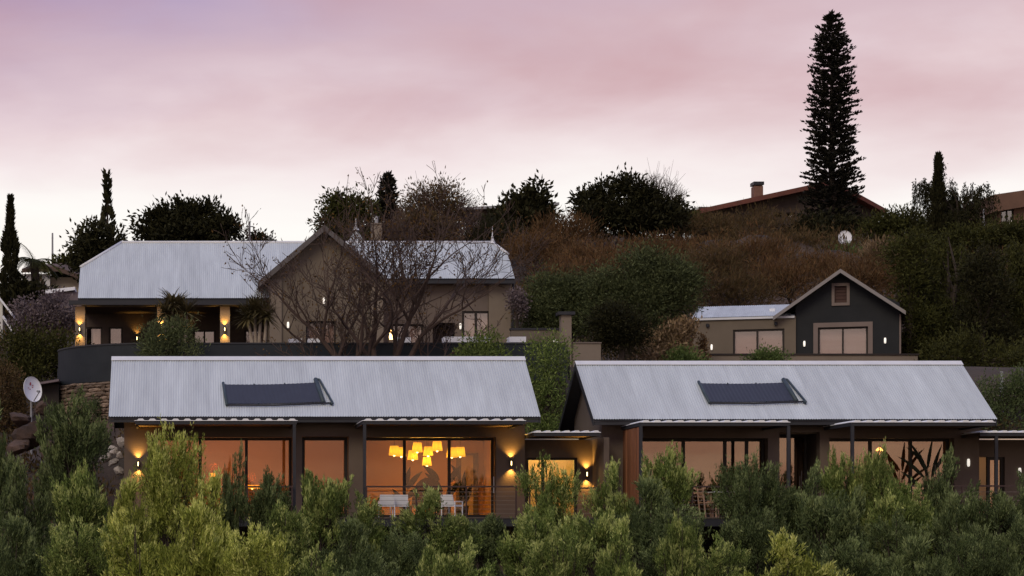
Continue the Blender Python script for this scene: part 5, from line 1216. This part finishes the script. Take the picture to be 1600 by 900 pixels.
def weeping(label, px, Y, blobs, m, seed, strands=520, group=None, r0=.25):
    """pepper tree: hanging leafy strands under rounded limbs"""
    b = Vector(gz(px, Y)); rg = np.random.default_rng(seed); t = thing('pepper_tree', label, 'tree', b, group)
    bl = [(x - b.x, y - b.y, z - b.z, a, c, e) for x, y, z, a, c, e in pxblobs(blobs, Y, .8)]; 
    for q in list(bl):
        for k in range(7):
            d = unit(rg.normal(size=3)); d[2] = abs(d[2]) - .1; f_ = rg.uniform(.22, .40); e_ = rg.uniform(.8, 1.25); bl.append((q[0] + d[0] * q[3] * e_, q[1] + d[1] * q[4] * e_, q[2] + d[2] * q[5] * e_, q[3] * f_, q[4] * f_, q[5] * f_))
    tf, ot = blob_points(bl, strands // 6, rg, .3); c = np.repeat(tf, 6, 0) + rg.normal(size=(len(tf) * 6, 3)) * .16; out = np.repeat(ot, 6, 0); strands = len(c)
    n = 60; tt = rg.uniform(0, 1, (strands, n)); ln = rg.uniform(.9, 2.6, strands); pos = np.repeat(c[:, None], n, 1); pos[..., 2] -= tt * ln[:, None]; pos[..., :2] += (out[:, None, :2] * np.sqrt(tt)[..., None] * .35); pos += rg.normal(size=pos.shape) * .055
    pos[..., 2] = np.maximum(pos[..., 2], .0)
    d = rg.normal(size=pos.shape) * .4 + np.array([0, 0, -.9]); link('crown', leaf_mesh('crown', leaf_quads(pos.reshape(-1, 3), d.reshape(-1, 3), .17, .05, rg), M[m]), t)
    tp = (np.mean([q[0] for q in bl]) * .4, 0, max(1.2, np.mean([q[2] for q in bl]) * .6)); link('trunk', limb_mesh((0, 0, 0), tp, [q for q in c[rg.choice(strands, 40, False)]], r0, rg), t)
weeping('large weeping green tree right of the slate gable house', 1475, 93, [(1450, 400, 26, 26), (1478, 385, 20, 20), (1512, 408, 28, 30), (1455, 470, 34, 36), (1510, 480, 34, 40), (1460, 535, 34, 28)], 'tree_ol', 51, 640)
weeping('large weeping dark tree at the right edge above the cottage roof', 1580, 90, [(1556, 430, 26, 28), (1588, 398, 24, 24), (1625, 430, 34, 40), (1572, 485, 34, 36), (1615, 515, 34, 40), (1556, 548, 34, 28)], 'tree_ol', 52, 640)
tree('leafy_tree', 'loose olive-green tree just right of the slate gable eave', gz(1425, 91.5), pxblobs([(1408, 400, 20, 24), (1432, 380, 16, 14), (1424, 440, 22, 24), (1412, 478, 14, 14), (1436, 500, 26, 26), (1424, 545, 22, 18)], 91.5), 'tree_ol', .14, 230, 60, .26, .17, .05, 57)
tree('leafy_tree', 'loose dark tree between the two weeping trees at the right', gz(1540, 88), pxblobs([(1536, 415, 20, 18), (1520, 445, 18, 16), (1552, 462, 22, 20), (1530, 500, 26, 22), (1560, 530, 26, 22)], 88), 'tree_k', .14, 190, 60, .26, .18, .05, 58)
weeping('airy weeping tree on the skyline beside the right cypress', 1500, 128, [(1460, 290, 20, 14), (1485, 285, 18, 26), (1520, 284, 26, 12), (1530, 300, 14, 14), (1500, 318, 26, 22), (1480, 340, 30, 22)], 'tree_k', 53, 300, r0=.2)
tree('garden_shrub', 'grey-green shrub behind the right roof corner beside the thin post', gz(1560, 75), pxblobs([(1555, 615, 26, 22), (1590, 618, 28, 24), (1570, 650, 50, 30), (1600, 600, 20, 24)], 75), 'olive_d', .06, 320, 28, .16, .12, .035, 55, 'shrub', .6)
tree('garden_shrub', 'dark leafy shrub above the right cottage roof at the right', gz(1520, 84), pxblobs([(1500, 560, 50, 40), (1560, 570, 50, 40), (1600, 585, 30, 40)], 84), 'tree_ol', .08, 420, 28, .22, .16, .05, 56, 'shrub', .4)

# --- skyline
def spire(label, px, Y, top, bot, hw, m='tree_k', seed=1, n=5200, name='cypress_tree', prof=None, L=.26, w=.09):
    b = Vector(gz(px, Y)); rg = np.random.default_rng(seed); t = thing(name, label, 'tree', b); h = Z(top, Y) - b.z; r = hw / FPX * Y
    u = rg.uniform(0, 1, n) ** .85; a = rg.uniform(0, 6.283, n); a3 = 3 * np.sin(a + seed); pr = np.interp(u, *(prof or ([0, .1, .3, .55, .8, .92, 1], [.9, 1.1, 1, .72, .34, .16, .02]))) * r * (1 + .20 * np.sin(u * 40 + 2.2 * np.sin(u * 13)) + .28 * np.sin(u * 17 + a3))
    rr = pr * rg.uniform(.35, 1.0, n) ** .5
    c = np.stack([rr * np.cos(a), rr * np.sin(a), u * h], -1); d = np.stack([np.cos(a) * .4, np.sin(a) * .4, np.ones(n)], -1) + rg.normal(size=(n, 3)) * .25
    link('crown', leaf_mesh('crown', leaf_quads(c, d, L, w, rg), M[m]), t); link('trunk', MB().tube([(0, 0, -.3), (0, 0, h * .9)], [.16, .02], 6).mesh('trunk', M['bark']), t)
spire('dark cypress at the far left edge of the skyline', 16, 106, 310, 480, 15, seed=61)
spire('slim dark cypress on the skyline beside the weeping tree', 1466, 127, 243, 365, 12, seed=62, prof=([0, .2, .5, .8, .93, 1], [.9, 1, .85, .45, .35, .05]))
spire('tip of a cypress rising behind the round dark tree', 278, 123, 313, 380, 6, seed=63, n=1800)
spire('tall slender tree with sparse top left of the main house', 168, 110, 269, 420, 14, seed=64, n=420, name='slender_tree', prof=([0, .25, .5, .72, .8, .86, .93, 1], [.9, 1.2, .70, .42, .26, .16, .20, .12]), L=.36, w=.2)
tree('leafy_tree', 'loose dark tree beside the slender one left of the main house', gz(140, 108), pxblobs([(135, 385, 20, 24), (150, 365, 14, 14), (128, 410, 16, 18), (178, 385, 12, 22), (150, 410, 26, 22)], 108), 'tree_k', .14, 210, 26, .24, .26, .11, 65)
tree('leafy_tree', 'wide dark round tree behind the main house roof', gz(295, 118), pxblobs([(248, 350, 22, 16), (272, 340, 22, 18), (305, 345, 26, 20), (322, 330, 10, 10), (342, 354, 20, 16), (292, 370, 66, 16)], 118), 'tree_k', .25, 460, 30, .26, .30, .13, 66)
tree('leafy_tree', 'low dark bushes between the white house and the loose tree', gz(100, 118), pxblobs([(100, 418, 14, 10), (112, 420, 14, 12), (88, 424, 12, 8)], 118), 'tree_ol', .1, 110, 24, .24, .25, .1, 67)
tree('leafy_tree', 'small dark treetop showing just right of the mast', gz(402, 119), pxblobs([(392, 377, 18, 6), (410, 380, 14, 8)], 119), 'tree_k', .1, 60, 22, .2, .22, .1, 68)
tree('leafy_tree', 'dark olive tree behind the gable peak of the main house', gz(545, 112), pxblobs([(530, 325, 18, 16), (560, 328, 22, 20), (540, 350, 36, 22), (550, 375, 40, 20)], 112), 'tree_ol', .16, 360, 28, .24, .25, .1, 69)
def norfolk(label, px, Y, top, base_py, hw, seed, whorls, prof, per=26):
    """araucaria: straight trunk with level whorls of foliage-clad branches"""
    b = Vector(gz(px, Y)); h = Z(top, Y) - b.z; r = hw / FPX * Y; rg = np.random.default_rng(seed); t = thing('norfolk_pine', label, 'tree', b); hb = Z(base_py, Y) - b.z
    br = MB(); V = []
    for k in range(whorls):
        u = (k + rg.uniform(-.22, .22)) / whorls; zc = hb + (h - hb - .25) * u; R_ = np.interp(u, *prof) * r; nb = 7 if u < .9 else 5; a0 = rg.uniform(0, 6.28)
        for j in range(nb):
            a = a0 + 6.283 * j / nb + rg.uniform(-.3, .3); Rb = R_ * rg.uniform(.70, 1.14); dx = np.array([math.cos(a), math.sin(a)])
            s = np.linspace(0, 1, 4); zz = zc + Rb * (.10 * s + .10 * s * s - .06)
            br.tube([(dx[0] * Rb * q, dx[1] * Rb * q, z_) for q, z_ in zip(s, zz)], [.045, .035, .03, .02], 4, False)
            m_ = max(7, int(per * (.35 + Rb / r))); q = rg.uniform(.14, 1.02, m_) ** .8; c = np.stack([dx[0] * Rb * q, dx[1] * Rb * q, zc + Rb * (.10 * q + .10 * q * q - .06)], -1) + rg.normal(size=(m_, 3)) * np.array([.08, .08, .034])
            side = np.array([-dx[1], dx[0], 0]); d = np.array([dx[0], dx[1], 0]) * .55 + side * rg.normal(size=(m_, 1)) * .75 + np.array([0, 0, .45]) + rg.normal(size=(m_, 3)) * .15
            V.append(leaf_quads(c, d, .25, .12, rg))
    V.append(leaf_quads(np.array([[0, 0, h - .5]]) + rg.normal(size=(40, 3)) * np.array([.08, .08, .15]), rg.normal(size=(40, 3)) * .4 + np.array([0, 0, 1]), .3, .13, rg))
    link('crown', leaf_mesh('crown', np.concatenate(V), M['needle']), t); br.tube([(0, 0, -.4), (0, 0, h * .5), (0, 0, h - .2)], [.28, .17, .03], 8); link('trunk', br.mesh('trunk', M['bark']), t)
norfolk('very tall dark araucaria pine on the hilltop at the right', 1300, 143, 14, 392, 46, 71, 54, ([0, .1, .25, .4, .55, .7, .82, .9, .96, 1], [.95, 1.0, 1.0, .90, .84, .76, .66, .50, .30, .10]), 62)
norfolk('small dark araucaria pine left of the bare round tree', 605, 118, 264, 375, 22, 72, 20, ([0, .3, .6, .85, 1], [1, .95, .65, .35, .08]), 22)
tree('leafy_tree', 'dark spreading foot of shrubs around the tall pine', gz(1300, 141), pxblobs([(1280, 362, 34, 22), (1330, 364, 34, 20), (1352, 372, 36, 18), (1265, 376, 46, 16), (1300, 378, 56, 16)], 141), 'tree_k', .2, 620, 30, .32, .3, .12, 73)
def round_bare(label, px, py, hw, hh, Y, seed, dense, base_py, m='barkred', leaf='dull'):
    """dense twiggy crown: a bare tree with a rounded outline"""
    b = Vector(gz(px, Y)); rg = np.random.default_rng(seed); t = thing('twiggy_tree', label, 'tree', b); s = Y / FPX; cz = Z(py, Y) - b.z; tw = MB()
    for k in range(dense):
        d = unit(rg.normal(size=3)); d[2] = abs(d[2]) * 1.0 - .25; e = np.array([d[0] * hw * s, d[1] * hw * s * .8, cz + d[2] * hh * s]) * 1.0; st = np.array([e[0] * .18, e[1] * .18, cz - hh * s * .7]); md = (st + e) / 2 + rg.normal(size=3) * .18 + np.array([0, 0, .2])
        tw.tube([st, md, e], [.03, .02, .008], 3, False)
        for j in range(4):
            q = md + (e - md) * rg.uniform(.2, .95); e2 = q + (unit(e - st) * .6 + rg.normal(size=3) * .5) * rg.uniform(.35, .8); tw.tube([q, e2], [.013, .006], 3, False)
    link('crown', tw.mesh('crown', M[m]), t); link('trunk', MB().tube([(0, 0, -.4), (0, 0, cz - hh * s * .6)], [.2, .12], 7).mesh('trunk', M['bark']), t)
    if leaf:
        bl = [(0, 0, cz + hh * s * .08, hw * s * .88, hw * s * .7, hh * s * .82)]; me, _ = crown(bl, 220, 22, .25, .2, .07, M[leaf], seed + 9, .3); link('foliage', me, t)
round_bare('round twiggy brown tree behind the right wing roof', 683, 335, 62, 58, 114, 81, 300, 375)
round_bare('bare twiggy tree rising behind the dark bush on the crest', 1022, 318, 50, 58, 136, 82, 260, 350, 'barkred', None)
round_bare('low brown twiggy tree in front of the round one over the roof', 660, 365, 50, 30, 104, 83, 150, 400)
tree('leafy_tree', 'large dark bush crowning the skyline left of the red-roofed house', gz(980, 132), pxblobs([(922, 318, 18, 12), (948, 306, 20, 15), (984, 298, 20, 17), (1008, 316, 24, 15), (1046, 332, 22, 13), (960, 340, 48, 16), (1020, 347, 42, 14)], 132), 'tree_k', .25, 480, 30, .3, .32, .13, 84)
tree('leafy_tree', 'broad-leaved dark tree on the skyline above the grey-roofed house', gz(822, 128), pxblobs([(838, 300, 10, 14), (822, 318, 18, 14), (848, 318, 14, 14), (795, 322, 12, 12), (826, 340, 40, 18), (800, 345, 40, 16)], 128), 'tree_k', .18, 230, 22, .26, .36, .17, 85)
tree('leafy_tree', 'dark bush on the skyline left of the red roof end', gz(1062, 140), pxblobs([(1055, 342, 22, 14), (1075, 350, 20, 10)], 140), 'tree_ol', .12, 150, 26, .28, .28, .1, 86)
tree('leafy_tree', 'dark bushes at the right end of the red-roofed house', gz(1405, 134), pxblobs([(1400, 350, 26, 20), (1430, 352, 26, 18), (1370, 362, 24, 18), (1455, 366, 30, 16)], 134), 'tree_ol', .14, 300, 28, .28, .26, .09, 87)
tree('leafy_tree', 'dark bushes below the brown skyline house', gz(1560, 126), pxblobs([(1540, 372, 40, 18), (1590, 368, 40, 16), (1500, 376, 30, 14), (1620, 372, 30, 20)], 126), 'tree_ol', .14, 320, 28, .28, .26, .09, 88)
# palm at the left
t = thing('palm_tree', 'small feathery palm before the white house at the far left', 'tree', gz(55, 108)); b = org(t); tp = P(53, 408, 108); rp_ = random.Random(9)
MB().tube([(b.x, b.y, b.z - .3), ((b.x + tp.x) / 2 + .1, b.y, (b.z + tp.z) / 2), tuple(tp)], [.28, .22, .2], 8).build('trunk', M['bark'], t)
for k in range(15):
    mb = MB(); a = 6.283 * k / 15 + rp_.uniform(-.2, .2); el = rp_.uniform(.1, 1.25); d = Vector((math.cos(a) * math.cos(el), math.sin(a) * math.cos(el), math.sin(el))); p = tp.copy(); L = rp_.uniform(1.3, 1.9); pts = [p.copy()]
    for i in range(7): d = (d + Vector((0, 0, -.17))).normalized(); p = p + d * L / 7; pts.append(p.copy())
    mb.tube(pts, [.035 - .004 * i for i in range(8)], 4, False)
    for i in range(1, 8):
        for j in range(3):
            q = pts[i - 1].lerp(pts[i], j / 3); sd_ = (pts[i] - pts[i - 1]).normalized().cross(Vector((0, 0, 1)))
            if sd_.length < .05: continue
            sd_.normalize()
            for sg in (1, -1): blade(mb, q, sd_ * sg + (pts[i] - pts[i-1]).normalized() * .8 + Vector((0, 0, -.25)), .5 * (1 - .05 * i), .06, .3, 2)
    mb.build('frond', M['tree_ol'], t)
tree('garden_shrub', 'broad-leaved dark plant at the foot of the palm', gz(45, 106), pxblobs([(35, 455, 16, 14), (58, 462, 16, 12), (45, 475, 24, 12), (78, 468, 10, 10)], 106), 'tree_k', .05, 90, 18, .2, .36, .15, 90, 'shrub', .5)

# --- hillside: dry brush that reads as one mass, and single bushes standing out of it
def brush(name, label, m, seed, n, ylo, yhi, xlo, xhi, per, hgt, keep, w=.035):
    rg = np.random.default_rng(seed); x = rg.uniform(xlo, xhi, n); y = rg.uniform(ylo, yhi, n); k = keep(x, y, rg); x, y = x[k], y[k]; n = len(x)
    c = np.stack([x, y, H(x, y)], -1); s = hgt * rg.uniform(.5, 1.3, n); cc = np.repeat(c, per, 0); ss = np.repeat(s, per)
    d = rg.normal(size=cc.shape) * .55 + np.array([0, 0, .9]); d[:, 2] = np.abs(d[:, 2]); du = unit(d); st = cc + du * (rg.uniform(0, .75, len(cc)) * ss)[:, None] + rg.normal(size=cc.shape) * .12
    o = link(name, leaf_mesh(name, leaf_quads(st, d + rg.normal(size=d.shape) * .35, ss * .42, w * 1.8, rg), M[m])); tag(o, label, 'brush', kind='stuff')
pat = lambda x, y: np.sin(x * .21 + 2) + np.sin(y * .16 + x * .07) + .6 * np.sin(x * .5 - y * .3)
noth = lambda x, y: ~((x > 16.5) & (x < 35) & (y < 98)) & ~((x < 15) & (y < 97))
brush('dry_brush', 'rust-brown dry brush covering the hillside', 'rust', 91, 9500, 95, 150, -8, 62, 16, .8, lambda x, y, g: noth(x, y) & (pat(x, y) + g.normal(size=len(x)) * .7 > -.1))
brush('green_brush', 'dull green scrub covering the hillside between the dry brush', 'dull', 92, 9500, 95, 158, -30, 66, 16, .9, lambda x, y, g: noth(x, y) & (pat(x, y) + g.normal(size=len(x)) * .7 < .35))
brush('bank_grass', 'dry grass and weeds on the bank left of the cottages', 'dull', 93, 2600, 66, 100, -14, -2.2, 14, .45, lambda x, y, g: ~((x > -5.2) & (y > 72)))
brush('slope_grass', 'low grass under the foreground shrubs', 'olive_d', 94, 3200, 41, 63, -12, 30, 10, .4, lambda x, y, g: x == x, .02)
brush('terrace_weeds', 'low weeds on the bank between the cottages and the terrace', 'dull', 95, 1500, 72.6, 76.6, -2, 32, 12, .5, lambda x, y, g: x == x)
for i, (px, py, Y, rx, ry, m, lab) in enumerate([
    (840, 372, 118, 46, 22, 'rust', 'rust-brown bush right of the roof finial'), (930, 395, 112, 60, 20, 'rust', 'wide rust bush above the grey-green tree'),
    (1030, 385, 116, 50, 20, 'rust', 'rust bush above the large green tree'), (1120, 400, 112, 46, 22, 'dull', 'grey-brown bush right above the large green tree'),
    (1150, 440, 105, 50, 26, 'dull', 'dull scrubby bush just above the flat taupe wing'), (1230, 420, 108, 46, 26, 'rust', 'brown bush left of the slate gable peak'),
    (1350, 420, 106, 44, 22, 'rust', 'russet bush right of the slate gable peak'), (1100, 345, 138, 44, 16, 'dull', 'dull bush below the left end of the red roof'),
    (1190, 338, 140, 60, 20, 'dull', 'dull green bush below the chimney of the red-roofed house'), (1240, 378, 128, 36, 16, 'dull', 'olive bush left of the hillside dish'),
    (1322, 402, 128, 26, 10, 'lime', 'bright green bush right below the hillside dish'), (1372, 396, 122, 14, 12, 'gold', 'small yellow bush right of the hillside dish'),
    (880, 350, 126, 40, 16, 'rust', 'rust bush below the broad-leaved skyline tree'), (760, 358, 122, 40, 16, 'tree_k', 'dark bush behind the right end of the main roof'),
    (1290, 412, 122, 34, 12, 'rust', 'rust bush below the hillside dish at its left'), (1180, 385, 122, 44, 18, 'rust', 'russet bush in the middle of the slope below the chimney'),
    (1055, 425, 104, 40, 18, 'dull', 'dull bush behind the large green tree'), (900, 425, 104, 60, 20, 'rust', 'rust bush low on the slope behind the grey-green tree')]):
    tree('hillside_bush', lab, gz(px, Y), pxblobs([(px, py + ry * .3, rx * .6, ry * .5), (px - rx * .6, py + ry * .5, rx * .5, ry * .5), (px + rx * .6, py + ry * .55, rx * .5, ry * .45), (px, py + ry, rx * 1.2, ry * .6)], Y), m, .07, 150, 30, .34, .34, .035, 200 + i, 'bush', .9, group='bushes on the hillside')
